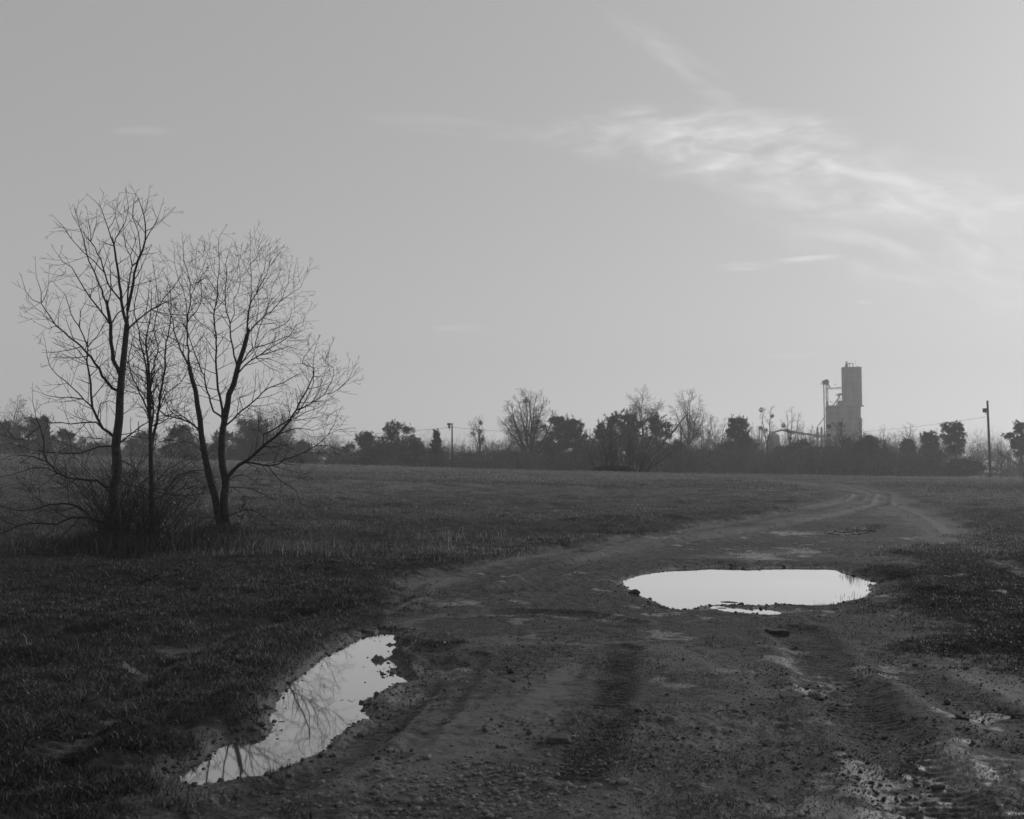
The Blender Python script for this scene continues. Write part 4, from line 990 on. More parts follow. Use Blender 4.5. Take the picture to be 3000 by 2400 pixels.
def evergreen(px, top, wpx, D, label, seed, kind='cedar', clumps=None, dens=1.0):
    rnd = random.Random(seed); p, h, mp = place(px, 0, top, D); hw = wpx*mp/2
    root = empty('pine_tree' if kind == 'pine' else 'cedar_tree', tuple(p), label, 'tree', GE)
    B = Branches(); trunk_top = h*(.93 if kind != 'round' else .8)
    K = 8; zs = np.linspace(-.1, trunk_top, K); tx = np.cumsum([0]+[rnd.gauss(0, .02*h) for _ in range(K-1)])*(.8 if kind == 'pine' else .3)
    tp = np.stack([tx, np.zeros(K), zs], 1)+p
    B.add(tp, np.linspace(.02*h+.03, .03, K), 7)
    n = clumps or {'pine': 44, 'cedar': 62, 'round': 66, 'spire': 60}[kind]; hw *= {'pine': 1.0, 'cedar': 2.0, 'round': 1.9, 'spire': 1.1}[kind]
    Cs, Rs = [], []; bump = [rnd.random() for _ in range(6)]
    for i in range(n):
        t = (i+rnd.random())/n
        if kind == 'pine':
            zf = .42+.56*t; prof = (1.0-abs(zf-.72)*1.3)*(.35+.75*rnd.random()); cr = rnd.uniform(.14, .27)*hw
        elif kind == 'cedar':
            zf = .04+.92*t**1.25; prof = (1-zf)**.62*(.2+.9*rnd.random())*(.8+.4*bump[int(zf*7) % 6])*1.0; cr = rnd.uniform(.07, .16)*hw*(1.15-zf*.4)
        elif kind == 'spire':
            zf = .05+.93*t; prof = (1-zf)*(.5+.6*rnd.random()); cr = rnd.uniform(.15, .26)*hw*(1.15-zf*.8)
        else:
            zf = .05+.9*t; prof = (1-max(zf-.12, 0)/.88)**.5*(.25+.80*rnd.random())*(.8+.4*bump[int(zf*7) % 6]); cr = rnd.uniform(.07, .17)*hw
        a = rnd.uniform(0, 6.28); tcx = np.interp(zf*h, zs, tx)
        c = np.array([tcx+math.cos(a)*prof*hw, math.sin(a)*prof*hw, zf*h]); Cs.append(c); Rs.append(cr)
        s0 = np.array([np.interp(zf*h*.85, zs, tx), 0, zf*h*(.88 if kind == 'pine' else .8)])
        B.add(np.array([s0, s0*.5+c*.5+np.array([0, 0, -.02*h]), c])+p, [.012*h*.6, .03, .02], 4)
    # fit the top
    Cs = np.array(Cs); Rs = np.array(Rs); Cs[:, 2] = np.minimum(Cs[:, 2], h-Rs*.75)
    Cs[-1] = (np.interp(h, zs, tx), 0, h-Rs[-1]*.7)
    m_ = int(140*dens)
    ctr = np.repeat(Cs, m_, 0); rr = np.repeat(Rs, m_)
    g = rng.normal(0, 1, (len(ctr), 3)); g /= np.linalg.norm(g, axis=1, keepdims=True)
    off = g*(rng.random(len(ctr))**.45*rr)[:, None]; off[:, 2] *= (.5 if kind == 'pine' else .8)
    C = ctr+off+rng.normal(0, .06, off.shape)+p
    C[:, 2] = np.maximum(C[:, 2], p[2])
    ns = 110 if kind != 'pine' else 60
    k_ = rng.integers(0, len(Cs), ns); g2 = rng.normal(0, 1, (ns, 3)); g2[:, 2] = np.abs(g2[:, 2])*.9+.1; g2 /= np.linalg.norm(g2, axis=1, keepdims=True)
    b0_ = Cs[k_]+g2*Rs[k_][:, None]*.8; ln_ = rng.uniform(.35, 1.15, ns)*h/12; tq = rng.random((ns, 16))
    sp = (b0_[:, None]+g2[:, None]*(tq*ln_[:, None])[..., None]+UP*(tq*ln_[:, None])[..., None]*.4+rng.normal(0, .06, (ns, 16, 3))*(1.2-tq)[..., None]).reshape(-1, 3)+p
    C = np.concatenate([C, sp]); g = np.concatenate([g, np.repeat(g2, 16, 0)])
    s = rng.uniform(.6, 1.2, len(C))*(.10+.010*h)
    dr = g*.8+rng.normal(0, .6, g.shape); dr[:, 2] += .6
    v, q = leaf_quads(C, dr, s*2.6, s*.62)
    tt = np.concatenate([np.repeat(rng.beta(2, 3, len(Cs)), m_), np.full(ns*16, .4)])*.6+rng.random(len(C))*.4
    vt, qt = B.mesh(); mesh_np('trunk', vt, [qt], M_FARBARK, root)
    mesh_np('crown', v, [q], M_NEEDLE, root, smooth=False, attrs={'tint': np.repeat(tt, 4)})
    return root
BARE = [
 (15,1148,170,112,'wide bare tree cut by the left edge, rising above the dark cedars',dict(leaders=5,tf=.3,nl=11)),
 (318,1258,130,170,'low bare tree behind the gap left of the thick leaning trunk',dict(leaders=4,nl=8)),
 (782,1196,240,112,'large rounded bare tree seen through the wide crown of the twin-trunked tree',dict(leaders=9,tf=.15,nl=14,env=.5)),
 (960,1268,120,150,'small bare tree at the tips of the twin-trunked tree',dict(leaders=4)),
 (1400,1212,84,128,'thin forked bare tree with dark mistletoe tufts, right of the left light pole',dict(leaders=4,balls=4,tf=.42,nl=12)),
 (1552,1140,190,118,'largest bare tree of the treeline with a full fan-shaped round crown',dict(leaders=11,tf=.26,nl=15,env=.5,balls=5,fan=1.1,rise=.75,r=.34)),
 (1888,1134,130,140,'tall bare tree rising behind the dark pine clump in the middle',dict(leaders=3,tf=.58,nl=11,env=.75,lean=-.15)),
 (2018,1130,150,142,'tall vase-shaped bare tree standing behind the lamp-less middle pole',dict(leaders=7,tf=.33,nl=14,env=.5,fan=.95,rise=1.1,r=.30)),
 (2095,1212,120,150,'smaller bushy bare tree just right of the tall vase-shaped one',dict(leaders=5,tf=.35,nl=10,env=.6)),
 (2251,1184,62,135,'narrow upright bare tree, left one of the straggly pair',dict(leaders=2,tf=.45,nl=13,env=.8,balls=3,fan=.5)),
 (2312,1184,88,135,'straggly bare tree with mistletoe, right one of the pair left of the grain elevator',dict(leaders=4,tf=.42,nl=11,env=.5,balls=4)),
 (2372,1262,60,140,'low bare tree with a dark tuft beneath the conveyor of the grain elevator',dict(leaders=3,balls=4,nl=6)),
 (2405,1296,90,120,'small bare tree with two trunks in a wide V in front of the elevator foot',dict(leaders=2,tf=.3,balls=3,nl=8)),
 (2470,1228,120,122,'curved bare tree in front of the middle of the grain elevator',dict(leaders=4,tf=.55,nl=7,lean=-.35,balls=5,env=.6)),
 (2524,1222,56,125,'thin bare tree along the right wall of the grain elevator',dict(leaders=1,tf=.45,nl=12,env=1.0)),
 (2585,1240,62,210,'faint round-crowned bare tree right of the grain elevator',dict(leaders=6,tf=.4,nl=8,env=.4)),
 (2665,1232,92,132,'bare tree with jagged forked top above a dark cedar, right of the faint round one',dict(leaders=4,tf=.5,nl=7,env=.5)),
 (2868,1292,100,150,'low spreading bare tree just left of the right pole',dict(leaders=4,tf=.35,nl=8)),
 (2930,1290,100,130,'gnarled bare tree just right of the right pole',dict(leaders=4,tf=.35,nl=8)),
 (2985,1275,110,120,'gnarled bare tree cut by the right edge beneath a pine',dict(leaders=4,tf=.3,nl=9)),
 (2140,1235,50,150,'wispy bare snag top poking out left of the flat-topped pine',dict(leaders=1,tf=.6,nl=6,env=.8)),
 (1480,1285,100,125,'low bushy bare tree left of the fan-crowned tree foot',dict(leaders=5,tf=.2,nl=10)),
 (2065,1195,70,160,'slim bare tree between the vase-shaped tree and the smaller bushy one',dict(leaders=3,tf=.35,nl=11)),
 (2205,1238,90,165,'low bare tree filling the gap right of the pointed cedar',dict(leaders=5,tf=.25,nl=10)),
 (2362,1228,80,160,'bare tree over the right part of the sloping conveyor',dict(leaders=5,tf=.3,nl=10)),
 (2436,1262,80,128,'twiggy bare tree covering the lower left wall of the elevator',dict(leaders=5,tf=.25,nl=11)),
 (2625,1268,80,165,'hazy bare tree between the round-crowned tree and the jagged one',dict(leaders=5,tf=.25,nl=10)),
 (2765,1285,80,160,'pale bare tree left of the tall lone pine',dict(leaders=5,tf=.25,nl=10)),
 (1345,1295,70,150,'small bare tree between the left light pole and the thin forked tree',dict(leaders=4,tf=.25,nl=9)),
 (1735,1250,90,135,'bare tree behind the left edge of the sapling clump',dict(leaders=5,tf=.25,nl=10)),
 (1845,1225,170,104,'bare spreading sapling on the right side of the dark sapling clump',dict(leaders=5,tf=.15,nl=9,env=.5)),
]
for i, (px, top, wp, D, lb, kw) in enumerate(BARE): bare(px, top, wp, D, lb, 100+i, **kw)
EVER = [
 (15,1238,100,118,'dark cedar at the left edge below the wide bare tree','cedar'),
 (85,1224,80,116,'tall rounded cedar, highest of the left edge group','round'),
 (133,1226,44,118,'narrow spire-shaped cedar beside the tall rounded one','spire'),
 (178,1262,100,120,'broad sloping cedar on the right end of the left edge group','cedar'),
 (285,1300,90,125,'low dark bush left of the thick leaning trunk','round'),
 (420,1268,100,124,'dark cedar behind the slender middle tree','round'),
 (530,1250,90,118,'round dark evergreen framed between the slender and twin-trunked trees','round'),
 (655,1262,80,122,'dark evergreen directly behind the twin trunks','cedar'),
 (745,1232,130,116,'large dark evergreen mass below the big rounded bare tree','round'),
 (880,1296,110,120,'low dark evergreen at the right tips of the twin-trunked tree','cedar'),
 (1070,1268,84,120,'round-topped evergreen left of the highest cedar','round'),
 (1120,1300,100,112,'low dark evergreen filling the gap left of the highest cedar','round'),
 (1165,1242,104,116,'highest cedar of the group left of the left light pole','cedar'),
 (1225,1292,104,114,'broad dark cedar sloping down towards the left light pole','cedar'),
 (1277,1268,56,118,'open spire-shaped cedar just left of the left light pole','spire'),
 (1375,1330,90,128,'low dark shrub right of the left light pole','round'),
 (1600,1292,110,118,'dark evergreen mass behind the foot of the fan-crowned tree','round'),
 (1640,1223,84,124,'pine with ragged clumps right of the fan-crowned tree','pine'),
 (1690,1232,60,124,'slim pine with a small tufted top between two wider pines','pine'),
 (1720,1300,110,114,'low dark evergreen mass left of the sapling clump','round'),
 (1765,1243,72,118,'small pointed evergreen behind the left stems of the sapling clump','cedar'),
 (1808,1215,84,116,'leaning open cedar behind the middle of the sapling clump','pine'),
 (1850,1220,56,118,'dark tufted pine behind the right half of the sapling clump','pine'),
 (1925,1222,96,116,'tall dark pine at the right end of the sapling clump','round'),
 (1985,1296,90,118,'dark evergreen at the foot of the lamp-less middle pole','round'),
 (2060,1320,110,124,'low dark evergreen under the vase-shaped bare tree','round'),
 (2162,1225,66,126,'flat-topped pine on a thin bent trunk','pine'),
 (2186,1272,60,124,'pointed cedar just right of the flat-topped pine','cedar'),
 (2135,1296,70,124,'low evergreen below the flat-topped pine','round'),
 (2345,1292,90,126,'dark evergreen right of the straggly pair of bare trees','round'),
 (2285,1310,80,128,'low evergreen between the straggly pair of bare trees','round'),
 (2430,1310,90,126,'low dark evergreen at the left foot of the grain elevator','round'),
 (2505,1288,90,122,'dark evergreen at the right foot of the grain elevator','round'),
 (2550,1278,90,120,'broad dark cedar just right of the grain elevator','round'),
 (2590,1312,60,124,'small cedar stepping down right of the broad one by the elevator','cedar'),
 (2660,1290,56,126,'dark cedar below the jagged bare tree','cedar'),
 (2720,1270,54,128,'small flat-topped pine left of the tall lone pine','pine'),
 (2735,1322,100,122,'low dark evergreen mass left of the tall lone pine','round'),
 (2800,1240,72,128,'tall lone pine with layered boughs, left of the right pole','pine'),
 (2815,1345,90,120,'low bush at the foot of the tall lone pine','round'),
 (2995,1240,72,126,'pine cut by the right edge of the view','pine'),
]
for i, (px, top, wp, D, lb, kd) in enumerate(EVER): evergreen(px, top, wp, D, lb, 300+i, kd)

# far brush and woods: reads as one mass
M_BRUSH = simple('brush_twigs', .05, .13, .25, .9, 0)
def brush(name, rows, label, seed, mat_=M_BRUSH):
    rnd = random.Random(seed); B = Branches(); LC = []
    for (px0, px1, n, D0, D1, t0, t1, leaf) in rows:
        for k in range(n):
            px = rnd.uniform(px0, px1); D = rnd.uniform(D0, D1); top = rnd.uniform(t0, t1)
            p, h, mp = place(px, 0, top, D)
            if h < .5: continue
            for s in range(9):
                a = rnd.uniform(0, 6.28); sp = rnd.uniform(.05, .38); d = np.array([math.cos(a)*sp, math.sin(a)*sp, 1]); q = p.copy(); pts = [q]
                for i in range(4):
                    d = d+np.array([rnd.gauss(0, .12), rnd.gauss(0, .12), .1]); q = q+d/np.linalg.norm(d)*h*rnd.uniform(.18, .27); pts.append(q)
                B.add(pts, np.linspace(.035, .012, 5), 3)
                for j in range(9):
                    i = rnd.randint(1, 4); e = np.array([rnd.gauss(0, .7), rnd.gauss(0, .7), .9]); e /= np.linalg.norm(e); ll = h*rnd.uniform(.08, .2)
                    B.add([pts[i], pts[i]+e*ll*.5, pts[i]+e*ll+np.array([0, 0, .1*ll])], [.016, .013, .010], 3)
            if leaf:
                m_ = int(160*leaf); c_ = p+np.stack([rng.normal(0, h*.30, m_), rng.normal(0, h*.30, m_), rng.uniform(0, h*.72, m_)], 1); LC.append(c_)
    v, q = B.mesh(); F_ = [q]; tint = [np.full(len(v), .5)]
    if LC:
        C = np.concatenate(LC); n = len(C); lv, lq = leaf_quads(C, rng.normal(0, 1, (n, 3)), rng.uniform(.2, .5, n), rng.uniform(.12, .3, n))
        F_.append(lq+len(v)); v = np.vstack([v, lv]); tint.append(np.repeat(rng.random(n), 4))
    o = mesh_np(name, v, F_, mat_, attrs={'tint': np.concatenate(tint)}, smooth=False)
    return tag(o, label, 'brush', kind='stuff')
brush('far_woods', [(-250,3250,260,190,260,1275,1320,2.0),(-250,3250,170,200,270,1252,1300,.8),(1900,3200,60,180,240,1262,1300,.6)], 'hazy grey woods behind the treeline', 5)
brush('treeline_brush', [(-200,1320,170,108,150,1292,1340,.9),(1330,1960,120,108,150,1288,1340,.9),(1960,2760,200,112,155,1278,1335,.6),(2840,3200,40,135,170,1325,1365,1.5),(560,1000,30,115,140,1265,1310,1.),(1440,1560,14,112,130,1290,1320,1.5)], 'tangled leafless brush filling the space between the treeline trees', 6)

# sapling clump on its dark mound
c0 = atd(1830, 1382, 90); p0 = np.array([c0[0], 90, float(macro(c0[0], 90))])
root = empty('sapling_clump', tuple(p0), 'dense clump of thin dark saplings on a mound at the crest of the field', 'tree clump')
rnd = random.Random(77); B = Branches()
for k in range(34):
    px = rnd.choice((rnd.uniform(1745, 1800), rnd.uniform(1800, 1890), rnd.gauss(1870, 14))); D = 90+rnd.uniform(-.8, 2.5); x = (px-1500)/F*D
    p = np.array([x, D, float(macro(x, D))]); top = rnd.uniform(1245, 1300); h = (1382-top)*D/F
    bx = (px-1830)/240*h+rnd.gauss(0, .06)*h
    if px > 1862: bx += rnd.uniform(.0, .75)*h; h *= rnd.uniform(.6, .95)
    t = np.linspace(0, 1, 9); st = p-np.array([0, 0, .1])+np.stack([bx*t**1.3, rnd.gauss(0, .12)*h*t, h*t], 1)
    st[1:-1] += np.array([[rnd.gauss(0, .05), rnd.gauss(0, .05), 0] for _ in range(7)])
    rr = np.linspace(rnd.uniform(.035, .06), .010, 9); B.add(st, rr, 6)
    for j in range(11):
        u = rnd.uniform(.25, .97); i = min(int(u*8), 7); a = rnd.uniform(0, 6.28)
        twig(B, st[i], np.array([math.cos(a)*.7, math.sin(a)*.7, 1.]), rnd.uniform(.5, 1.3)*(1.3-u), rr[i]*.4, 1, rnd, .08, 3.0, .006)
v, q = B.mesh(); mesh_np('stems', v, [q], M_TWIG, root)
mc = atd(1795, 1380, 88.5); z0 = float(macro(mc[0], 88.5))
n = 9000; a = rng.uniform(0, 6.28, n); rr = np.sqrt(rng.random(n)); x = mc[0]+np.cos(a)*rr*2.0; y = 88.5+np.sin(a)*rr*1.2
zz = z0+.50*np.clip(1-rr**2, 0, 1)**.7*(.7+.5*vnoise(x*1.2, y*1.2, 5))*rng.random(n)**.4
v, q = leaf_quads(np.stack([x, y, zz], 1), rng.normal(0, 1, (n, 3))+np.array([0, 0, .5]), rng.uniform(.12, .3, n), rng.uniform(.05, .1, n))
mesh_np('leaf_mound', v, [q], M_NEEDLE, root, attrs={'tint': np.repeat(rng.random(n)*.2, 4)})
# leaning dead trunk
D = 150; m = MB(); a = [atd(x_, y_, D) for x_, y_ in ((1945, 1292), (1975, 1262), (2000, 1228), (2016, 1210))]
m.tube(a, [.17, .14, .10, .04], 6); m.tube([a[2], atd(1998, 1215, D), atd(1993, 1200, D)], [.05, .03, .02], 5)
g0 = a[0].copy(); g0[2] = macro(g0[0], D)-.1; g0[0] -= 3.0; m.tube([g0, a[0]], [.15, .12], 6)
tag(m.build('dead_tree', M_FARBARK, smooth=True), 'leaning dead trunk crossing left of the lamp-less middle pole', 'dead tree')

# ------------------------------------------------------------ poles and wires
def pole(px, top, D, label, lamp=None, r=.12, lean=0):
    D = D*DS; r = r*DS
    x = (px-1500)/F*D; z = float(macro(x, D)); tp = atd(px, top, D); tp[0] = x+lean
    root = empty('light_pole' if lamp else 'utility_pole', (x, D, z), label, 'pole', 'poles along the treeline')
    m = MB(); m.tube([(x, D, z-.3), (x+lean*.5, D, (z+tp[2])/2), (tp[0], D, tp[2])], [r, r*.85, r*.68], 10); m.build('post', M_WOOD, root, True)
    if lamp == 'box':
        m = MB(); zc = tp[2]-1.55; m.box((x-.62, D-.05, zc), (.27, .25, .32), .2); m.box((x-.62, D-.34, zc-.02), (.22, .02, .27), .2); m.build('floodlight', M_DARK, root)
        m = MB(); m.tube([(x-.05, D, zc-.8), (x-.4, D, zc-.6), (x-.6, D, zc-.3)], .045, 6); m.box((x-.14, D, zc-.85), (.05, .04, .05)); m.box((x-.22, D, zc-1.0), (.03, .03, .04)); m.build('bracket', M_DARK, root)
    if lamp == 'head':
        m = MB(); zc = tp[2]-.15; m.box((x-.5, D, zc), (.26, .22, .16)); m.box((x-.46, D, zc-.4), (.15, .16, .2)); m.tube([(x-.46, D, zc-.4), (x-.4, D, zc-.9)], .045, 6); m.build('floodlight', M_DARK, root)
        m = MB(); m.tube([(x, D, zc+.02), (x-.3, D, zc+.02)], .035, 6); m.tube([(x-.08, D, zc-.7), (x-.3, D, zc-.45)], .025, 6); m.build('bracket', M_DARK, root)
    return tp
pR = pole(2899, 1174, 112, 'tallest pole at the right with a square floodlight on its left side', 'box', .15, -.18)
pL = pole(1325, 1240, 105, 'shorter pole left of centre with a stubby floodlight on top', 'head', .10, -.04)
pM = pole(1997, 1244, 104, 'plain lamp-less pole in the middle of the treeline', None, .10, -.1)
pF = pole(405, 1235, 160, 'faint distant pole between the thick trunk and the slender tree', None, .10)
def wire(a, b, sag, label):
    t = np.linspace(0, 1, 24)[:, None]; P = a+(b-a)*t; P[:, 2] -= sag*4*(t[:, 0]*(1-t[:, 0]))
    m = MB(); m.tube(P, .022, 4); tag(m.build('overhead_wire', M_DARK, smooth=True), label, 'wire', 'overhead wires between the poles')
aR = np.array([pR[0]+.05-.1, pR[1], atd(2890, 1221, 112*DS)[2]]); far1 = atd(2500, 1266, 260)
wire(aR, far1, .35, 'faint wire running left from the tallest right pole over the treeline')
aL = np.array([pL[0]-.1, pL[1], atd(1320, 1252, 105*DS)[2]])
wire(aL, atd(870, 1280, 215), .3, 'faint wire running left from the stubby-floodlight pole')
wire(aL+np.array([.2, 0, 0]), atd(1600, 1268, 200), .2, 'faint wire running right from the stubby-floodlight pole')

# guyed mast far left
D = 450.; x = (311-1500)/F*D; z0 = float(macro(x, D)); zt = atd(311, 985, D)[2]
root = empty('radio_mast', (x, D, z0), 'very faint thin radio mast in the sky behind the tallest left tree', 'mast')
m = MB(); s = .28
for k in range(3):
    a = k*2.094; m.tube([(x+s*math.cos(a), D+s*math.sin(a), z0-.5), (x+s*math.cos(a), D+s*math.sin(a), zt)], .035, 4)
m.build('legs', M_STEEL, root)
m = MB(); nz = int((zt-z0)/1.6)
for i in range(nz):
    for k in range(3):
        a = k*2.094; b = a+2.094; za = z0+i*1.6
        m.tube([(x+s*math.cos(a), D+s*math.sin(a), za), (x+s*math.cos(b), D+s*math.sin(b), za+1.6)], .014, 3)
m.build('lattice', M_STEEL, root)

# ------------------------------------------------------------ grain elevator
D = 420.; RC = 300/1725
def E(a, b, dd=0): return atd(2350+a*RC, 1030+b*RC, D+dd)
ZG = float(macro((2470-1500)/F*D, D))
root = empty('grain_elevator', (E(690, 900)[0], D, ZG), 'tall pale concrete grain elevator with a headhouse tower and bucket legs', 'grain elevator')
def prism(mb, fp, z0, z1):
    n = len(fp); v = [(a, b, z0) for a, b in fp]+[(a, b, z1) for a, b in fp]+[(np.mean([f[0] for f in fp]), np.mean([f[1] for f in fp]), z) for z in (z0, z1)]
    q = [(i, (i+1) % n, n+(i+1) % n, n+i) for i in range(n)]; t = [((i+1) % n, i, 2*n) for i in range(n)]+[(n+i, n+(i+1) % n, 2*n+1) for i in range(n)]
    mb.add(v, q, t)
xl, xr = E(397, 900)[0], E(978, 900)[0]; zt = E(700, 915)[2]; wd = xr-xl
m = MB(); rot = .22
# silo cluster: 3 x 2 touching bins
rb = wd/6*1.02
for i in range(3):
    for j in range(2):
        cy = D+j*2*rb*.98-i*.6; cx = (xl+rb+i*(wd-2*rb)/2)*(cy/D)
        fp = [(cx+rb*math.cos(t), cy+rb*math.sin(t)) for t in np.linspace(0, 2*math.pi, 28, endpoint=False)]
        prism(m, fp, ZG-1, zt-.4+i*.004)
m.build('silo_bins', M_CONC, root, False)
m = MB(); fp = [(xl-.05, D-rb-.2), (xr+.25, D-rb-1.4), (xr+.25, D+3*rb-1), ((xl-.05)*(1+3*rb/D), D+3*rb+.3)]
prism(m, fp, zt-.45, zt); prism(m, [(xl+.15, D-.2), (xr-.1, D-1.0), (xr-.1, D+2*rb), ((xl+.15)*(1+2*rb/D), D+2*rb)], ZG-1, zt-.46); m.build('roof_slab', M_CONC, root)
hx0, hx1 = E(663, 500)[0], E(968, 500)[0]; hz = E(800, 280)[2]
m = MB(); prism(m, [(hx0, D-1.6), (hx1, D-2.6), (hx1+.0, D+5.5), (hx0*(1+6.5/D), D+6.5)], zt+.01, hz); 
sx0 = E(592, 830)[0]; prism(m, [(sx0, D-.6), (hx0+.01, D-1.0), (hx0+1.4, D+4), (sx0*(1+4/D), D+4)], zt+.01, E(600, 832)[2])
m.build('headhouse', M_CONC, root)
m = MB(); prism(m, [(hx0-.12, D-1.8), (hx1+.12, D-2.8), (hx1+.9, D-.5), (hx1+.12, D+5.7), (hx0*(1+6.7/D)-.12, D+6.7)], hz, hz+.22); m.build('headhouse_roof', M_CONC, root)
# cyclone and pipes on the roof
m = MB(); cx = E(748, 200)[0]; zr = hz+.2; m.tube([(cx, D, zr), (cx, D, E(0, 215)[2]), (cx, D, E(0, 207)[2]), (cx, D, E(0, 196)[2])], [.62, .62, .35, .3], 14)
m.tube([(cx, D, E(0, 195)[2]), (cx, D, E(0, 186)[2]), (cx, D, E(0, 176)[2])], [.3, .3, .62], 12); m.build('dust_cyclone', M_STEEL, root, True)
m = MB()
def Pp(*l, r=.16): m.tube([E(a, b) for a, b in l], r, 8)
Pp((775,203),(810,200),(845,198),(856,208),(858,230),(858,272), r=.18); Pp((775,205),(792,212),(800,230),(800,285), r=.15); Pp((828,285),(828,255), r=.2)
m.build('dust_pipe', M_STEEL, root, True)
m = MB(); m.tube([E(905, 268), E(896, 130)], .04, 4); m.build('antenna', M_STEEL, root)
m = MB()
for a, b, y0, y1 in ((668, 722, 262, 298), (905, 968, 246, 268)):
    for k in range(5): xx = a+(b-a)*k/4; m.tube([E(xx, y1), E(xx, y0)], .035, 4)
    m.tube([E(a, y0), E(b, y0)], .035, 4); m.tube([E(a, (y0+y1)/2), E(b, (y0+y1)/2)], .03, 4)
for k in range(10): xx = 405+k*20; m.tube([E(xx, 938-k*2), E(xx, 905-k*2)], .035, 4)
m.tube([E(405, 905), E(585, 887)], .035, 4)
m.build('railing', M_STEEL, root)
# main bucket leg
leg = empty('bucket_elevator', (E(395, 900)[0], D-3, ZG), 'slender steel bucket elevator with a bulky head, standing left of the concrete tower', 'bucket elevator')
def EL(a, b): return E(a, b, -3)
m = MB(); g_ = ZG-1
for a in (363, 405, 430):
    top = EL(a, 545); bx = np.array([top[0], top[1], g_ if a != 430 else EL(a, 940)[2]]); m.tube([bx, top], .20 if a != 430 else .15, 6)
m.build('leg_casing', M_STEEL, leg)
m = MB()
for y_ in range(600, 1500, 50): m.tube([EL(363, y_), EL(405, y_)], .06, 4)
for y_ in range(650, 1450, 100): m.tube([EL(363, y_), EL(405, y_+50)], .04, 4)
m.build('bracing', M_STEEL, leg)
m = MB(); v0 = EL(400, 515); m.tube([v0+np.array([0, -.9, 0]), v0+np.array([0, .9, 0])], 1.05, 18); m.box(EL(395, 528), (1.0, .9, .75)); m.box(EL(362, 505), (.5, .5, .3)); m.tube([EL(412, 480), EL(412, 462)], .12, 6); m.build('head_pulley_housing', M_STEEL, leg)
m = MB(); m.box(EL(340, 545), (.62, .7, .06))
for a in (318, 330, 345): m.tube([EL(a, 545), EL(a, 512)], .035, 4)
m.tube([EL(318, 512), EL(350, 512)], .035, 4); m.tube([EL(330, 548), EL(358, 590)], .04, 4); m.build('service_platform', M_STEEL, leg)
m = MB(); m.tube([EL(437, 548), EL(455, 580), EL(476, 622)], .22, 8); m.tube([EL(430, 560), EL(436, 800), EL(415, 930)], .16, 8); m.build('spout', M_STEEL, leg)
m = MB()
for y0, y1 in ((622, 605), (634, 634), (626, 613)): m.tube([EL(400, y0), EL(662, y1)], .10 if y0 != 634 else .06, 5)
for k in range(8): xx = 430+k*32; m.tube([EL(xx, 634), EL(xx+16, 612)], .035, 4)
m.build('catwalk', M_STEEL, leg)
m = MB(); Pq = [EL(397, 1095), EL(363, 1130), EL(262, 1258)]; m.tube(Pq, .14, 6); m.tube([EL(363, 1100), EL(300, 1240)], .05, 4); m.build('grain_spout', M_STEEL, leg)
# second head beside the tower
l2 = empty('bucket_elevator', (E(630, 760)[0], D-2, zt), 'short bucket elevator head with slanting spouts above the silo roof, against the headhouse', 'bucket elevator')
m = MB(); m.box(E(637, 722, -2), (.75, .6, .35)); m.box(E(600, 745, -2), (.6, .5, .06)); m.box(E(618, 745, -2), (.35, .4, .2)); m.build('head_housing', M_STEEL, l2)
m = MB(); m.tube([E(625, 755, -2), E(600, 800, -2), E(520, 905, -2)], .2, 8); m.tube([E(632, 760, -2), E(640, 800, -2)], .14, 6); m.tube([E(612, 800, -2), E(580, 870, -2), E(578, 915, -2)], .14, 6); m.build('spout', M_STEEL, l2)
m = MB()
for a in (570, 582, 595): m.tube([E(a, 748, -2), E(a, 700+(a-570), -2)], .035, 4)
m.tube([E(568, 722, -2), E(600, 722, -2)], .03, 4); m.tube([E(573, 745, -2), E(573, 685, -2)], .03, 4); m.tube([E(636, 760, -2), E(636, 915, -2)], .12, 4); m.build('railing', M_STEEL, l2)
# receiving plant left of the elevator
def Z(px, py, dd=0): return atd(px, py, 415+dd)
hp = empty('grain_dryer', (Z(2400, 1280)[0], 415, ZG), 'cluster of stubby hoppers and spouts low beside the foot of the elevator', 'grain machinery')
m = MB()
for px, t_ in ((2395, 1250), (2407, 1250)):
    m.tube([np.array([Z(px, t_)[0], 415, ZG-1]), Z(px, t_+6), Z(px, t_)], [.42, .42, .2], 8)
for px, t_ in ((2385, 1262), (2414, 1256), (2419, 1262)): m.tube([np.array([Z(px, t_)[0], 415, ZG-1]), Z(px, t_)], .10, 5)
m.tube([Z(2384, 1282), Z(2395, 1260)], .10, 5); m.tube([Z(2397, 1276), Z(2406, 1262)], .12, 5); m.tube([Z(2393, 1257), Z(2418, 1257)], .06, 4); m.tube([Z(2385, 1262), Z(2395, 1262)], .05, 4)
m.build('towers', M_STEEL, hp)
m = MB(); b_ = Z(2395, 1274); m.tube([b_+np.array([0, 0, -1.2]), b_+np.array([0, 0, -.3]), b_+np.array([0, 0, 1.2])], [1.25, 1.2, .25], 12); m.build('hopper', M_STEEL, hp)
cv = empty('conveyor', (Z(2330, 1280)[0], 415, ZG), 'long sloping grain conveyor on trestles left of the elevator', 'conveyor')
m = MB()
pts = [Z(2262, 1268), Z(2289, 1260), Z(2330, 1267), Z(2384, 1275), Z(2412, 1278)]
m.tube(pts, .42, 6); m.build('conveyor_housing', M_STEEL, cv)
m = MB()
for k in range(9):
    px = 2300+k*12; p_ = Z(px, 1264+k*1.6); m.tube([np.array([p_[0]-.5, 415, ZG-1]), p_], .07, 4); m.tube([np.array([p_[0]+.5, 415, ZG-1]), p_], .07, 4)
    m.tube([p_, p_+np.array([0, 0, .9])], .03, 4)
m.tube([q_+np.array([0, 0, .95]) for q_ in pts[1:]], .03, 4)
m.build('trestle', M_STEEL, cv)
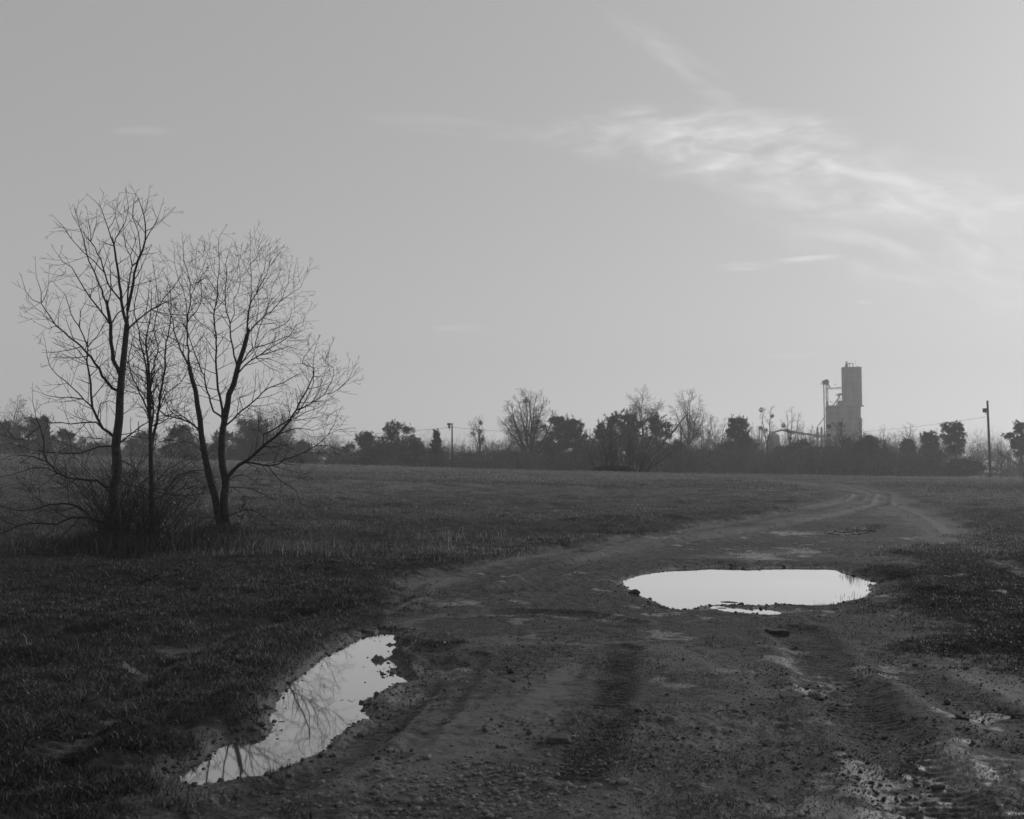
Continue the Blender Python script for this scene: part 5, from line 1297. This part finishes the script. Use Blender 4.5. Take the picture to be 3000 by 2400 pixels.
lg = empty('bucket_elevator', (Z(2225, 1270)[0], 415, ZG), 'small bucket elevator far left of the tower, between bare trees', 'bucket elevator')
m = MB()
for px in (2224.5, 2232): m.tube([np.array([Z(px, 1260)[0], 415, ZG-1]), Z(px, 1252)], .2, 5)
m.box(Z(2228, 1254), (.8, .5, .6)); m.tube([Z(2232, 1258), Z(2262, 1266)], .12, 5); m.build('casing', M_STEEL, lg)
bn = empty('grain_bin', (Z(2284, 1280)[0], 425, ZG), 'round steel grain bin with a conical roof under the conveyor head', 'grain bin')
m = MB(); c_ = Z(2284, 1275); y_ = 425
m.tube([(c_[0], y_, ZG-1), (c_[0], y_, Z(0, 1275)[2])], 2.6, 20); m.build('bin_wall', M_STEEL, bn, True)
m = MB(); m.tube([(c_[0], y_, Z(0, 1275)[2]), (c_[0], y_, Z(0, 1263)[2])], [2.7, .3], 20); m.build('bin_roof', M_STEEL, bn, True)
l3 = empty('bucket_elevator', (E(990, 1200)[0], D-4, ZG), 'small bucket elevator with platforms hugging the right wall of the tower', 'bucket elevator')
m = MB(); top = E(992, 1135, -4); m.tube([np.array([top[0], top[1], ZG-1]), top], .3, 6); m.box(E(990, 1140, -4), (.4, .4, .4)); m.build('casing', M_STEEL, l3)
m = MB(); m.box(E(1015, 1185, -4), (.8, .4, .05)); m.box(E(1015, 1140, -4), (.6, .4, .04)); m.tube([E(1035, 1185, -4), E(1035, 1160, -4)], .03, 4); m.tube([E(1005, 1185, -4), E(1005, 1160, -4)], .03, 4); m.tube([E(1010, 1140, -4), E(1015, 1270, -4)], .05, 4); m.build('service_platform', M_STEEL, l3)
# birds by the elevator
def bird(px, py, lab, tilt):
    p = atd(px, py, 400); m = MB()
    m.tube([p+np.array([-.28, 0, 0]), p+np.array([-.15, 0, .02]), p+np.array([.05, 0, .03]), p+np.array([.22, 0, .05]), p+np.array([.3, 0, .04])], [.02, .08, .12, .07, .02], 8)
    for s in (-1, 1):
        a = p+np.array([.08, 0, .08]); b = p+np.array([-.08, 0, .08]); t = p+np.array([-.1, .35*s, .30+tilt]); e = p+np.array([-.02, .2*s, .26+tilt])
        m.add([a, b, t, e, a+[0, 0, .02], b+[0, 0, .02], t+[0, 0, .01], e+[0, 0, .02]], [(0, 1, 2, 3), (4, 7, 6, 5), (0, 3, 7, 4), (1, 5, 6, 2), (3, 2, 6, 7), (0, 4, 5, 1)])
    tag(m.build('bird', M_DARK, smooth=False), lab, 'bird', 'birds flying round the grain elevator')
bird(2448, 1127, 'small dark bird flying just above the catwalk between leg and tower', 0)
bird(2438, 1179, 'right one of two small birds flying just above the silo roof', .1)
bird(2433, 1178, 'left one of two small birds flying just above the silo roof', .05)
bird(2365, 1256, 'small dark bird flying above the sloping conveyor', -.1)

# low buildings glimpsed
def house(px0, px1, eave, ridge, D, label, depth=8):
    x0, x1 = (px0-1500)/F*D, (px1-1500)/F*D; z = float(macro((x0+x1)/2, D)); ze = atd(px0, eave, D)[2]; zr = atd(px0, ridge, D)[2]
    root = empty('low_building', ((x0+x1)/2, D, z), label, 'building')
    m = MB(); m.box(((x0+x1)/2, D+depth/2, (z-1+ze)/2), ((x1-x0)/2, depth/2, (ze-z+1)/2)); m.build('wall', M_WALL, root)
    m = MB(); a = [(x0-.3, D-.4, ze+.02), (x1+.3, D-.4, ze+.02), (x1+.3, D+depth/2, zr), (x0-.3, D+depth/2, zr), (x1+.3, D+depth+.4, ze+.02), (x0-.3, D+depth+.4, ze+.02)]
    m.add(a, [(0, 1, 2, 3), (3, 2, 4, 5), (1, 0, 5, 4)], [(1, 4, 2), (0, 3, 5)]); m.build('roof', M_PALE, root)
    m = MB()
    for k in range(2): m.box((x0+(x1-x0)*(.3+.4*k), D-.02, ze-.8), (.5, .05, .45))
    m.build('window', M_DARK, root)
house(2792, 2942, 1385, 1378, 225, 'long low building with a pale roof behind the right pole', 9)
house(918, 936, 1346, 1336, 185, 'tiny pale-roofed shed glimpsed past the twin-trunked tree', 5)

# ------------------------------------------------------------ haze
m = MB(); m.box((0, 0, 33), (660, 660, 39)); m_, t, b = mat('haze_air'); t.nodes.remove(b)
pv = nd(t, 'ShaderNodeVolumePrincipled'); pv.inputs['Color'].default_value = (.98, .98, .98, 1); pv.inputs['Density'].default_value = .00105; pv.inputs['Anisotropy'].default_value = .3
t.links.new(pv.outputs[0], t.nodes['Material Output'].inputs['Volume'])
hz_ = m.build('haze', m_); tag(hz_, 'pale haze hanging in the air over the field', 'haze', kind='stuff')
